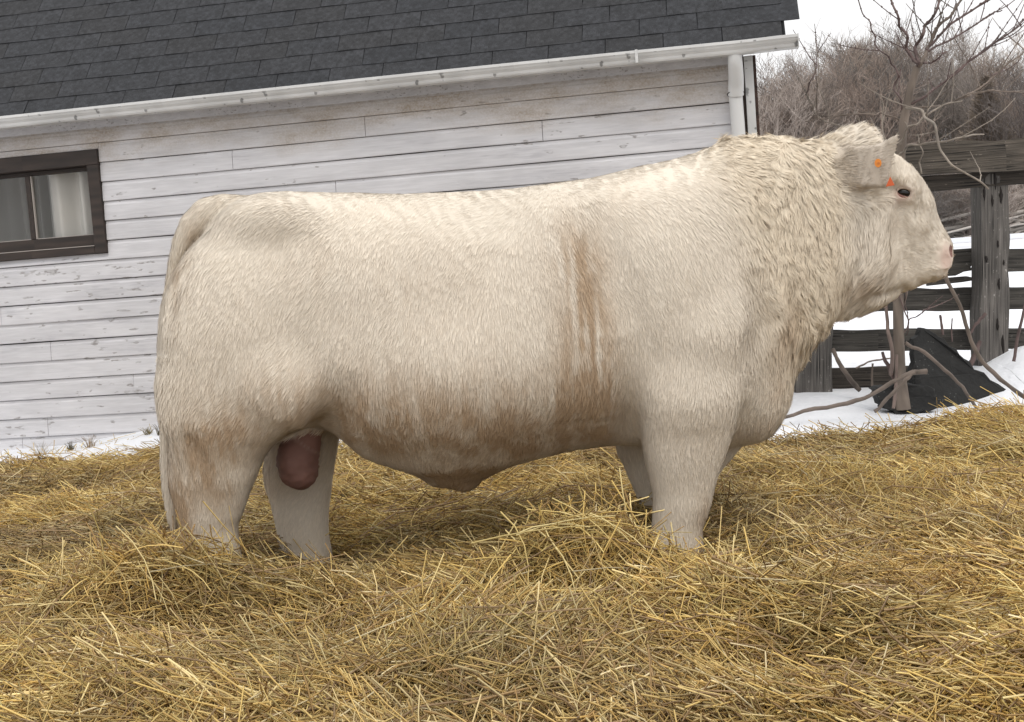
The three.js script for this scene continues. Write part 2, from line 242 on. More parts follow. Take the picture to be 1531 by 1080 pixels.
// ------------------------------------------------------------------ barn
const YAW = 9.98 * Math.PI / 180, WALL = 6.62;
const barnN = V(-Math.sin(YAW), 0, Math.cos(YAW)), barnT = V(Math.cos(YAW), 0, Math.sin(YAW));
{
  const rng = rngOf(5);
  const barn = thing('barn', 'low white clapboard barn with a dark grey shingle roof behind the bull', 'barn', barnN.clone().multiplyScalar(-WALL).toArray()); barn.rotation.y = -YAW;
  // local axes: x along the wall, z out towards the yard, wall face at z = 0
  const XL = -6.4, XE = 0.13, TOP = 1.988, EXP = 0.114, W0 = -5.06, W1 = -3.52, WY0 = 1.27, WY1 = 1.874;
  const wall = part('wall', mergeGeometries([box(XL, W0 + 0.05, -0.3, TOP + 0.1, -0.13, -0.012), box(W1 - 0.05, 0.2, -0.3, TOP + 0.1, -0.13, -0.012), box(W0 + 0.05, W1 - 0.05, -0.3, WY0 + 0.04, -0.13, -0.012), box(W0 + 0.05, W1 - 0.05, WY1 - 0.04, TOP + 0.1, -0.13, -0.012),
    box(XL, XL + 0.12, -0.3, 2.1, -5, -0.131), box(XL + 0.12, 0.08, -0.3, 2.1, -5, -4.88)]), mDark, barn);
  for (let k = 0; k < 21; k++) part('end_clapboard', metricUV(box(0.09, 0.2 + 0.004 * (k % 2) + 0.002, -0.3 + k * 0.114, -0.3 + k * 0.114 + 0.1135, -5, -0.131)), mWhite, wall);
  // clapboards: bottoms at 1.796 + k * EXP
  function board(x0, x1, y0, y1, lean = 0) {
    const sh = new THREE.Shape(); sh.moveTo(-0.012, y0); sh.lineTo(0.012 + lean, y0); sh.lineTo(0.0135 + lean, y0 + 0.004);
    sh.lineTo(0.009 + lean * 0.5, y1 - 0.022); sh.lineTo(0.0055, y1 - 0.014); sh.lineTo(0.004, y1); sh.lineTo(-0.012, y1); sh.closePath();
    const g = new THREE.ExtrudeGeometry(sh, { depth: x1 - x0, bevelEnabled: false, steps: 6 });
    g.rotateY(Math.PI / 2); g.translate(x0, 0, 0);                       // shape x -> -z, depth -> +x
    const p = g.attributes.position; for (let i = 0; i < p.count; i++) { p.setZ(i, -p.getZ(i) + 0.0016 * noise(p.getX(i) * 2.1, y0 * 40, 3)); p.setY(i, p.getY(i) + 0.0022 * noise(p.getX(i) * 1.3, y0 * 31, 7)); }
    const ix = new Array(p.count).fill(0).map((_, i) => i); for (let i = 0; i < p.count; i += 3) { ix[i + 1] = i + 2; ix[i + 2] = i + 1; } g.setIndex(ix);
    const h = g.toNonIndexed(); const q = h.attributes.position, uv = new Float32Array(q.count * 2); for (let i = 0; i < q.count; i++) { uv[2 * i] = (q.getX(i) - SID0) / SIDW; uv[2 * i + 1] = q.getY(i) / SIDH; }
    h.setAttribute('uv', new THREE.BufferAttribute(uv, 2)); h.computeVertexNormals(); return h;
  }
  const joints = { 0: [-1.9], 1: [-2.7, -0.9], 3: [-2.1], 5: [-3.0], 8: [-4.25, -2.2], 9: [-1.4], 10: [-3.95], 12: [-3.44, -1.2], 14: [-4.02, -3.29], 15: [-4.2] };
  for (let k = -1; k <= 17; k++) {
    const y0 = 1.796 - k * EXP + 0.0035, y1 = Math.min(1.796 - k * EXP + EXP, TOP);
    const cuts = [XL, ...(joints[k] ?? (k % 3 === 0 ? [-1.1 - (k % 5) * 0.5] : [])), XE].sort((a, b) => a - b);
    for (let c = 0; c + 1 < cuts.length; c++) {
      let spans = [[cuts[c] + (c ? 0.0015 : 0), cuts[c + 1] - 0.0015]];
      if (y1 > WY0 && y0 < WY1) spans = spans.flatMap(([a, b]) => [[a, Math.min(b, W0)], [Math.max(a, W1 + 0.002), b]].filter(([s, t]) => t - s > 0.03));
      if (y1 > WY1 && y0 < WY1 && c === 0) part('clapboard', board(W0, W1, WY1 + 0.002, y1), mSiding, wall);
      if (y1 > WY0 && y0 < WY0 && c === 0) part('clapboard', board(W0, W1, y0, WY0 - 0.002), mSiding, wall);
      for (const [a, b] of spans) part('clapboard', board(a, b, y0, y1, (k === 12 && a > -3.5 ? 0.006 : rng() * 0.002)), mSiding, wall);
    }
  }
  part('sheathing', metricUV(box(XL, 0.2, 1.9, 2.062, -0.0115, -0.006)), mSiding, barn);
  part('soffit', metricUV(box(XL, 0.40, 2.064, 2.076, -0.006, 0.128)), mWhite, barn);
  part('dark_corner_strip', metricUV(box(XE + 0.002, 0.2, -0.3, 2.03, -0.012, 0.012)), std({ color: 0x3f342e, roughness: 0.85 }), barn);  // dark brown strip between the downspout and the corner board
  part('corner_board', metricUV(rbox(0.2, 0.246, -0.3, 2.03, -0.02, 0.03, 0.003)), mWhite, barn);
  part('corner_edge', metricUV(box(0.2465, 0.262, -0.3, 2.03, -0.08, 0.018)), std({ map: woodTex, color: 0x8a6a5e }), barn);
  // gutter: an ogee trough with a rolled lip
  {
    const s = new THREE.Shape([[0.13, 2.022], [0.19, 2.022], [0.196, 2.03], [0.2, 2.042], [0.212, 2.056], [0.218, 2.068], [0.222, 2.07], [0.222, 2.084], [0.214, 2.086], [0.213, 2.074], [0.206, 2.062], [0.192, 2.05], [0.186, 2.03], [0.136, 2.03], [0.136, 2.084], [0.13, 2.084]].map(([z, y]) => new THREE.Vector2(-z, y)));
    const run = (a, b) => { const g = new THREE.ExtrudeGeometry(s, { depth: b - a, bevelEnabled: false, steps: 8 }); g.rotateY(Math.PI / 2); g.translate(a, 0, 0); const p = g.attributes.position; for (let i = 0; i < p.count; i++) p.setY(i, p.getY(i) + 0.004 * noise(p.getX(i) * 0.8, 1, 2) + 0.0015 * noise(p.getX(i) * 5, 3, 2)); g.computeVertexNormals(); return metricUV(g); };
    const gut = part('gutter', run(XL, -0.352), mWhite, barn); part('gutter_length', run(-0.35, 0.47), mWhite, gut);
    part('end_cap', rbox(0.4705, 0.4745, 2.02, 2.087, 0.128, 0.223, 0.001), mWhite, gut);
    part('joint_strap', rbox(-0.358, -0.344, 2.02, 2.088, 0.185, 0.2245, 0.001), mWhite, gut);
    for (let x = -5.6; x < 0.4; x += 0.62) part('hanger', new Builder().tube([V(x, 2.079, 0.135), V(x, 2.081, 0.218)], 0.004, 5).geo(), mWhite, gut);
  }
  { // downspout
    const ds = part('downspout', new Builder().tube(curve([V(0.146, 1.85, 0.062), V(0.15, 1.6, 0.058), V(0.158, 1.0, 0.058), V(0.165, 0.02, 0.06)], 14), 0.036, 20).geo(), mWhite, barn);
    part('elbow', new Builder().tube(curve([V(0.152, 2.024, 0.152), V(0.152, 1.985, 0.146), V(0.153, 1.93, 0.118), V(0.151, 1.875, 0.085), V(0.147, 1.826, 0.066)], 16), (t) => 0.036 + 0.006 * t, 20).geo(), mWhite, ds);
    const ring = new THREE.TorusGeometry(0.0425, 0.0032, 6, 36); ring.rotateX(Math.PI / 2 - 0.25); ring.translate(0.147, 1.832, 0.066); part('joint_ring', ring, mDark, ds);
  }
  { // window
    const mCurtain = std({ color: 0xc4c1ba, roughness: 1 });
    const win = part('window', mergeGeometries([rbox(W0, W1, WY1 - 0.088, WY1, -0.06, 0.03), rbox(W1 - 0.074, W1, WY0, WY1 - 0.0885, -0.06, 0.03), rbox(W0, W0 + 0.074, WY0, WY1 - 0.0885, -0.06, 0.03), rbox(W0 + 0.0745, W1 - 0.0745, WY0, WY0 + 0.044, -0.06, 0.028)]), mBrown, barn);
    metricUV(win.geometry); win.geometry = metricUV(win.geometry);
    const x0 = W0 + 0.075, x1 = W1 - 0.075, yb = WY0 + 0.046, yt = WY1 - 0.089; const bars = [rbox(x0, x1, yb, 1.384, -0.05, -0.012), rbox(x0, x1, 1.76, yt, -0.056, -0.03)];
    part('sash', metricUV(mergeGeometries(bars)), mBrown, win);
    const edges = [x0 + 0.02, -4.42, -4.0, -3.598], gl = new THREE.MeshPhysicalMaterial({ color: 0xffffff, transmission: 1, roughness: 0.04, ior: 1.5, thickness: 0 });
    for (const e of [-4.42, -4.0]) { part('mullion', rbox(e - 0.02, e + 0.012, 1.3845, 1.7595, -0.05, -0.014), mBrown, win); part('putty', box(e + 0.0125, e + 0.019, 1.386, 1.758, -0.034, -0.02), mPutty, win); }
    for (let k = 0; k < 3; k++) { const a = edges[k] + (k ? 0.0195 : 0), b = edges[k + 1] - (k < 2 ? 0.0205 : 0); const gp = new THREE.PlaneGeometry(b - a, 0.374); gp.translate((a + b) / 2, 1.572, -0.036); part('pane', gp, gl, win); part('putty', box(a + 0.002, b - 0.002, 1.3845, 1.3885, -0.034, -0.022), mPutty, win); }
    part('sill_line', box(x0, x1, yb - 0.0005, yb + 0.0035, -0.011, 0.0285), mPutty, win);
    // pale curtains hung in deep folds: one close behind the right-hand pane, the other further back in the room
    for (const [x0_, x1_, zz] of [[-3.965, -3.565, -0.15], [-5.2, -4.0, -0.75]]) {
      const cg = new THREE.PlaneGeometry(x1_ - x0_, 0.9, Math.round((x1_ - x0_) * 200), 4), p = cg.attributes.position; for (let i = 0; i < p.count; i++) { const x = p.getX(i) + x0_; p.setZ(i, 0.045 * Math.sin(x * 44 + 2.6 * noise(x * 7, 1, 2)) + 0.02 * noise(x * 19, 4 + p.getY(i), 4)); }
      cg.computeVertexNormals(); cg.translate((x0_ + x1_) / 2, 1.57, zz); part('curtain', cg, mCurtain, win);
    }
  }
  { // roof: dark sheet, then three-tab shingles one by one
    const TH = 52 * Math.PI / 180, cy = Math.sin(TH), cz = -Math.cos(TH), E0 = V(0, 2.078, 0.175), RX = 0.408;
    const toRoof = (g) => { g.applyMatrix4(new THREE.Matrix4().makeBasis(V(1, 0, 0), V(0, cy, cz), V(0, -cz, cy)).setPosition(E0)); return g; };
    const roof = part('roof', toRoof(mergeGeometries([box(XL - 0.1, RX - 0.004, 0, 3.4, -0.03, -0.002), box(RX - 0.004, RX + 0.006, -0.0, 3.4, -0.05, 0.001)])), std({ color: 0x17181b, roughness: 0.95 }), barn);
    const TAB = 0.305, EX = 0.1305, geos = [];
    for (let v = 0; v < 5; v++) {
      const g = new THREE.BoxGeometry(TAB - 0.004, EX + 0.05, 0.0045, 5, 1, 1), p = g.attributes.position;
      for (let i = 0; i < p.count; i++) { const low = p.getY(i) < 0; p.setZ(i, p.getZ(i) + (low ? 0.005 : 0) + (low ? 0.0022 * noise(p.getX(i) * 9, v * 7, 2) : 0)); if (low) p.setY(i, p.getY(i) + 0.0022 * noise(p.getX(i) * 14, v * 3, 8)); }
      g.translate(0, EX / 2 + 0.025, 0.004); geos.push(metricUV(g, v * 0.37, v * 0.21, 2, 2));
    }
    for (let r = 0; r < 12; r++) {
      const off = (r % 2 ? 0.5 : 0) * TAB + 0.02 * noise(r, 5, 1);
      for (let x = RX - off - (off ? 0 : 0); x > -5.25; x -= TAB) {
        const right = Math.min(RX, x + (x === RX - off && off > 0.01 ? 0 : 0)), m = new THREE.Mesh(geos[Math.floor(rng() * 5)], mShingles[Math.min(4, Math.floor(rng() * rng() * 6))]); m.name = 'shingle';
        m.geometry = toRoofCache(m.geometry); m.position.copy(E0).add(V(right - TAB / 2, (r * EX - 0.012 + 0.003 * (rng() - 0.5)) * cy, (r * EX - 0.012) * cz)); m.position.y += 0.0; roof.add(m);
      }
      if (off > 0.05) { const m = new THREE.Mesh(toRoofCache(halfTab()), mShingles[r % 3]); m.name = 'shingle'; m.position.copy(E0).add(V(RX - off / 2, (r * EX - 0.012) * cy, (r * EX - 0.012) * cz)); roof.add(m); }
    }
    function halfTab() { if (!geos.half) { const g = geos[1].clone(); g.scale(0.5 * TAB / (TAB - 0.006) * 0.96, 1, 1); geos.half = g; } return geos.half; }
    function toRoofCache(g) { g.userData.t ??= (() => { const c = g.clone(); c.applyMatrix4(new THREE.Matrix4().makeBasis(V(1, 0, 0), V(0, cy, cz), V(0, -cz, cy))); return c; })(); return g.userData.t; }
    // the far slope and the gable close the building
    part('rear_slope', box(XL - 0.1, 0.1, 2.0, 2.06, -5.0, -1.9), mDark, roof);
    const top = toRoof(box(XL, RX, 3.35, 3.4, -0.04, -0.03)); 
    const gb = new THREE.Shape([[0.131, 2.05], [-1.93, 4.7], [-5, 2.05]].map(([z, y]) => new THREE.Vector2(z, y))); const gg = new THREE.ExtrudeGeometry(gb, { depth: 0.06, bevelEnabled: false }); gg.rotateY(-Math.PI / 2); gg.translate(0.15, 0, 0); part('gable', gg, mWhite, barn);
  }
  shade(barn);
}
// ------------------------------------------------------------------ fence
function worn(x0, x1, y0, y1, z0, z1, amp, seed, along) {    // a weathered timber, edges uneven
  const L = along === 'x' ? x1 - x0 : y1 - y0, n = Math.max(8, Math.round(L / 0.04));
  const g = along === 'x' ? new THREE.BoxGeometry(x1 - x0, y1 - y0, z1 - z0, n, 5, 2) : new THREE.BoxGeometry(x1 - x0, y1 - y0, z1 - z0, 6, n, 3);
  g.translate((x0 + x1) / 2, (y0 + y1) / 2, (z0 + z1) / 2); const p = g.attributes.position;
  for (let i = 0; i < p.count; i++) {
    const x = p.getX(i), y = p.getY(i), z = p.getZ(i), a = along === 'x' ? x : y, b = along === 'x' ? y : x;
    p.setXYZ(i, x + (along === 'x' ? amp * 1.5 * noise(y * 22, z * 9, seed) : amp * noise(a * 7, (b > (along === 'x' ? (y0 + y1) / 2 : (x0 + x1) / 2) ? 9 : 2), seed)), y + (along === 'x' ? amp * noise(a * 6, b > (y0 + y1) / 2 ? 9 : 2, seed) : amp * 1.5 * noise(x * 22, z * 9, seed)), z + amp * 0.6 * noise(a * 5, b * 30, seed + 3));
  }
  const flat = metricUV(g, seed * 0.13, seed * 0.29, along === 'x' ? 0.9 : 1.1, along === 'x' ? 2.2 : 0.9);
  if (along === 'y') { const uv = flat.attributes.uv; for (let i = 0; i < uv.count; i++) { const u = uv.getX(i), v = uv.getY(i); uv.setXY(i, v, u * 2.2); } }
  flat.computeVertexNormals(); return toCreasedNormals(flat, 0.6);
}
{
  const FZ = -7.2, fence = thing('rail_fence', 'weathered grey timber rail fence standing in the snow beyond the barn', 'fence', [2.9, 0.1, FZ]), o = V(2.9, 0.1, FZ);
  const W = (px, py, z = FZ) => at(px, py, z).sub(o);
  const post = (pxl, pxr, pyt, pyb, seed, mat) => { const a = W(pxl, pyt), b = W(pxr, pyb); const g = worn(a.x, W(pxr, pyt).x, b.y - 0.3, a.y, -0.13, 0.03, 0.007, seed, 'y'); const t = W(pxl, pyb).x - a.x; const p = g.attributes.position; for (let i = 0; i < p.count; i++) p.setX(i, p.getX(i) + t * (a.y - p.getY(i)) / (a.y - b.y)); return part('post', g, mat, fence); };
  const p1 = post(1464, 1506, 250, 530, 3, mFence);
  const p2 = post(1188, 1243, 380, 590, 8, mFence);
  { const g = worn(4.2 - 2.9, 4.38 - 2.9, -0.2, 1.4, -0.13, 0.03, 0.007, 15, 'y'); part('post', g, mFence, fence); }
  // dark rot holes and splits in the near post: pieces of wood are missing
  const pits = []; const pr = rngOf(9);
  for (const [px, py, w, h] of [[1472, 290, 5, 22], [1488, 268, 6, 30], [1497, 292, 6, 26], [1475, 388, 5, 12], [1492, 365, 4, 12], [1501, 393, 4, 9], [1494, 425, 5, 18], [1492, 485, 5, 20], [1500, 515, 6, 34], [1484, 300, 4, 18]]) { const c = W(px, py, FZ + 0.03); const s = new THREE.SphereGeometry(1, 10, 8); { const q = s.attributes.position; for (let i = 0; i < q.count; i++) { const m = 1 + 0.55 * noise(q.getX(i) * 1.5 + px, q.getY(i) * 3.5, py); q.setXY(i, q.getX(i) * m, q.getY(i) * (1 + 0.3 * noise(q.getX(i) * 3, px, py))); } } s.scale(w / 620, h / 560, 0.006); s.translate(c.x, c.y, 0.031); pits.push(s); }
  part('knot_hole', mergeGeometries(pits), mDark, p1);
  const rail = (pxl, tl, bl, pxr, tr, br, z, seed, mat = mRail) => {
    const a = W(pxl, (tl + bl) / 2, FZ + z), b = W(pxr, (tr + br) / 2, FZ + z), len = a.distanceTo(b), hh = (bl - tl) / 500; const g = worn(0, len, -hh, hh, -0.03, 0.012, 0.006, seed, 'x');
    const m = part('rail', g, mat, fence); m.position.copy(a); m.rotation.z = Math.atan2(b.y - a.y, b.x - a.x); return m; };
  rail(1120, 437, 471, 1700, 424, 458, -0.15, 21); // middle rail
  rail(1120, 496, 529, 1700, 487, 520, -0.15, 33);
  rail(1120, 551, 589, 1420, 547, 586, -0.15, 41, mDarkWood);
  // broken upper rail: splintered end left of the post
  { const a = W(1425, 374, FZ - 0.15), b = W(1465, 406, FZ - 0.15), h = a.y - b.y, x0 = a.x - 0.06, x1 = b.x + 0.05;
    const s = new THREE.Shape([[x0 - 0.1, a.y], [x1, a.y], [x1, b.y + 0.05], [x1 - 0.095, b.y + 0.052], [x1 - 0.11, b.y + 0.03], [x1 - 0.085, b.y + 0.012], [x1 - 0.15, b.y + 0.008], [x1 - 0.2, b.y - 0.012], [x0 - 0.1, b.y - 0.01]].map((q) => new THREE.Vector2(...q)));
    const g = new THREE.ExtrudeGeometry(s, { depth: 0.035, bevelEnabled: true, bevelSize: 0.003, bevelThickness: 0.003, bevelSegments: 1 }); g.translate(0, 0, -0.18); part('rail', metricUV(g, 0.3, 0.1, 0.9, 2.2), mRail, fence);
    const s2 = new THREE.Shape([[x0 - 0.1, b.y - 0.028], [x1 - 0.13, b.y - 0.026], [x1 - 0.105, b.y - 0.033], [x1 - 0.103, b.y - 0.05], [x1 - 0.16, b.y - 0.055], [x0 - 0.1, b.y - 0.062]].map((q) => new THREE.Vector2(...q)));
    const g2 = new THREE.ExtrudeGeometry(s2, { depth: 0.03, bevelEnabled: true, bevelSize: 0.003, bevelThickness: 0.003, bevelSegments: 1 }); g2.translate(0, 0, -0.18); part('splinter', metricUV(g2, 0.1, 0.7, 0.9, 2.2), mRail, fence); }
  rail(1490, 373, 408, 1760, 370, 405, -0.15, 55);
  // heavy top beam and the plank under it, nailed to the yard side
  { const a = at(1380, 217, -7.12).sub(o), b = at(1700, 236, -7.12).sub(o); part('top_beam', worn(a.x - 0.28, b.x, at(1450, 258, -7.12).y - 0.1, a.y, 0.035, 0.09, 0.012, 61, 'x'), mBeam, fence);
    part('plank', worn(a.x - 0.28, b.x, at(1450, 282, -7.2).y - 0.1, at(1450, 259, -7.2).y - 0.105, 0.0, 0.033, 0.008, 66, 'x'), mDarkWood, fence); }
  shade(fence);
}
// ------------------------------------------------------------------ far side: hill, woods, white fence
const mBark = std({ color: new THREE.Color(0.275, 0.256, 0.236), roughness: 0.95, vertexColors: true });
function growTree(rng, B, H, o = {}) {                       // trunk, limbs and twigs in one builder
  const col = o.col ?? [1, 1, 1];
  function limb(p, d, L, r, lev) {
    const n = lev === 0 ? 6 : lev < 3 ? 4 : 2, pts = [p.clone()], dd = d.clone(); let q = p.clone();
    for (let k = 0; k < n; k++) { dd.add(V((rng() - 0.5) * 0.35, 0.16 + (rng() - 0.5) * 0.2, (rng() - 0.5) * 0.35)).normalize(); q = q.clone().addScaledVector(dd, L / n); pts.push(q); }
    const v = 0.65 + rng() * 0.7; B.tube(pts, (t) => r * (1 - 0.62 * t), lev < 1 ? 6 : 3, [col[0] * v, col[1] * v, col[2] * v], false);
    if (lev >= (o.levels ?? 4)) return;
    const kids = lev === 0 ? (o.limbs ?? 13) : lev === 1 ? 7 : lev === 2 ? 6 : 4;
    for (let k = 0; k < kids; k++) {
      const t = lev === 0 ? (o.from ?? 0.22) + (1 - (o.from ?? 0.22)) * (k + rng()) / kids : 0.25 + 0.75 * (k + rng()) / kids, s = Math.min(n - 1, Math.floor(t * n)), f = t * n - s;
      const b = pts[s].clone().lerp(pts[s + 1], f), a = rng() * 6.28, ax = pts[s + 1].clone().sub(pts[s]).normalize(), e = V(Math.cos(a), 0.2, Math.sin(a)); e.addScaledVector(ax, -e.dot(ax)).normalize();
      limb(b, ax.multiplyScalar(0.75).addScaledVector(e, 0.75).normalize(), L * (lev === 0 ? 0.42 * (1.25 - 0.6 * t) : 0.55) * (0.7 + rng() * 0.6), Math.max(o.twig ?? 0.010, r * (1 - 0.6 * t) * 0.5), lev + 1);
    }
  }
  limb(V(0, -0.3, 0), V((rng() - 0.5) * 0.15, 1, (rng() - 0.5) * 0.15).normalize(), H, H * 0.019, 0);
}
const hillH = (x, z) => 0.75 + 2.6 * sstep(-38, -62, z) + 1.5 * sstep(-60, -110, z) + 0.35 * fbm(x * 0.15, z * 0.15, 3, 3) - 0.35 * sstep(-41, -36, z);
{
  const g = new THREE.PlaneGeometry(220, 90, 150, 70); g.rotateX(-Math.PI / 2); g.translate(20, 0, -81); const p = g.attributes.position, c = [];
  for (let i = 0; i < p.count; i++) { const x = p.getX(i), z = p.getZ(i); p.setY(i, hillH(x, z) + 0.12 * noise(x * 1.1, z * 1.1, 4)); const f = 1 + 0.5 * fbm(x * 0.35, z * 1.3, 8, 3), s = sstep(0.22, 0.34, fbm(x * 0.25, z * 0.9, 18, 3)); c.push(lerp(0.14 * f, 0.5, s * 0.5), lerp(0.11 * f, 0.5, s * 0.5), lerp(0.09 * f, 0.52, s * 0.5)); }
  g.setAttribute('color', new THREE.Float32BufferAttribute(c, 3)); g.computeVertexNormals(); const m = part('hill', g, std({ vertexColors: true, roughness: 1 }), scene); m.userData.kind = 'structure'; tag(m, 'brown leaf strewn bank rising behind the snowy field', 'hill');
}
{
  const rng = rngOf(404), wood = new THREE.Group(); wood.name = 'woodland'; scene.add(wood); wood.userData.kind = 'stuff'; tag(wood, 'bare winter woodland massed on the bank beyond the snowy field', 'woods');
  const kinds = []; for (let v = 0; v < 5; v++) { const B = new Builder(); growTree(rng, B, 7.5, { twig: 0.0105, limbs: 14, from: 0.12, col: [[1, 0.97, 0.95], [0.9, 0.9, 0.92], [1.1, 1.03, 0.97], [1.2, 1.08, 1.0], [0.8, 0.79, 0.8]][v] }); const g = B.geo(); g.computeBoundingBox(); g.scale(7.6 / g.boundingBox.max.y, 7.6 / g.boundingBox.max.y, 7.6 / g.boundingBox.max.y); kinds.push(g); }
  const lists = kinds.map(() => []), topY = spline([8, 12.5, 15, 17, 20, 22, 24, 28], [8.5, 9.2, 10.0, 10.2, 9.5, 8.6, 7.3, 6.9]);
  for (let k = 0; k < 60; k++) {
    const z = -41 - Math.pow(rng(), 0.8) * 22, x = (5 + rng() * 26) * (-z / 50), y = hillH(x, z), want = topY(x / (-z / 50)) * (0.8 + 0.25 * rng()) * (-z / 50) ** 0.9 - y, s = Math.max(2.2, want) / 7.6;
    lists[k % 5].push(new THREE.Matrix4().compose(V(x, y, z), new THREE.Quaternion().setFromAxisAngle(V(0, 1, 0), rng() * 6.28), V(s * 1.05, s, s * 1.05)));
  }
  for (const [px, top, z] of [[1136, 78, -44], [1150, 92, -42], [1165, 70, -47], [1182, 84, -43], [1200, 64, -48], [1215, 80, -44], [1240, 68, -49], [1290, 52, -50], [1345, 58, -49], [1440, 74, -48], [1500, 100, -46], [1528, 112, -45]]) { const p = at(px, top, z), y = hillH(p.x, z), s = (p.y - y) / 7.6; lists[Math.floor(rng() * 5)].push(new THREE.Matrix4().compose(V(p.x, y, z), new THREE.Quaternion().setFromAxisAngle(V(0, 1, 0), rng() * 6.28), V(s, s, s))); }
  for (let k = 0; k < 90; k++) { // thicket along the foot of the bank
    const z = -38.5 - rng() * 9, x = (4 + rng() * 28) * (-z / 50), y = hillH(x, z), s = 0.16 + rng() * 0.28;
    lists[k % 5].push(new THREE.Matrix4().compose(V(x, y, z), new THREE.Quaternion().setFromAxisAngle(V(0, 1, 0), rng() * 6.28), V(s * 2.1, s, s * 2.1)));
  }
  lists.forEach((l, v) => { const im = new THREE.InstancedMesh(kinds[v], mBark, l.length); im.name = 'bare_trees'; im.userData.kind = 'stuff'; const c = new THREE.Color(); l.forEach((m, i) => { im.setMatrixAt(i, m); const b = 0.5 + rng() * 1.0; c.setRGB(b * (0.97 + rng() * 0.1), b * 0.97, b * 0.95); im.setColorAt(i, c); }); im.castShadow = im.receiveShadow = true; wood.add(im); });
  // fallen trunks and brush on the bank
  const B = new Builder(); for (let k = 0; k < 260; k++) { const z = -38 - rng() * 12, x = (6 + rng() * 24) * (-z / 50), y = hillH(x, z) + rng() * 0.5, a = (rng() - 0.5) * 1.0, L = 1 + rng() * 4, v = 0.6 + rng() * 1.6; B.tube([V(x, y, z), V(x + L * 0.5 * Math.cos(a), y + 0.15 + rng() * 0.2, z + L * 0.5 * Math.sin(a)), V(x + L * Math.cos(a), y + rng() * 0.6, z + L * Math.sin(a))], 0.02 + rng() * 0.05, 4, [v, v, v]); }
  const br = part('brush', B.geo(), mBark, wood); br.userData.kind = 'stuff';
  shade(wood);
}
{ // dense russet-brown evergreen at the right edge of the wood
  const rng = rngOf(33), z = -44, b = at(1484, 250, z), top = at(1478, 112, z), H = top.y - hillH(b.x, z), t = thing('evergreen_tree', 'dense dark brown conical tree at the right end of the bare woods', 'tree', [b.x, hillH(b.x, z) - 0.1, z]);
  part('trunk', new Builder().tube([V(0, 0, 0), V(0.05, H * 0.5, 0), V(-0.15, H * 0.97, 0)], (k) => 0.13 * (1 - 0.85 * k), 7, [1, 1, 1]).geo(), mBark, t);
  const B = new Builder(); for (let k = 0; k < 3600; k++) { const f = Math.pow(rng(), 0.85), y = H * (0.08 + 0.92 * f), R = (1 - f) * 2.3 * (0.75 + 0.4 * noise(f * 12, k % 7, 2)) + 0.02, tl = 0.12 + 0.5 * (1 - f), a = rng() * 6.28, r0 = R * Math.sqrt(rng()) * 0.85, p = V(Math.cos(a) * r0 - 0.12 * f, y, Math.sin(a) * r0), v = 0.55 + rng() * 0.5; B.tube([p, p.clone().add(V(Math.cos(a) * tl, tl * (0.2 + rng() * 0.7), Math.sin(a) * tl))], 0.014, 3, [v * 1.15, v * 1.0, v * 0.86], false); }
  part('crown', B.geo(), mBark, t); shade(t);
}
{ // white board fence far across the snow
  const z = -24, a = at(1400, 363, z), p = at(1461, 352, z), t = thing('white_fence', 'far off white painted rail fence across the snowy field', 'fence', [p.x, 0.4, z]);
  const mw = std({ color: 0xd9dbe0 }); for (const dx of [-2.4, 0, 2.6, 5]) part('post', rbox(dx - 0.05, dx + 0.05, -0.2, p.y - 0.4 + 0.03, -0.05, 0.05, 0.01), mw, t);
  for (const dx of [[-5, -0.052], [0.052, 5]]) { const g = rbox(dx[0], dx[1], p.y - 0.4 - 0.12, p.y - 0.4 - 0.02, -0.02, 0.02, 0.008); part('rail', g, mw, t); }
  shade(t);
}
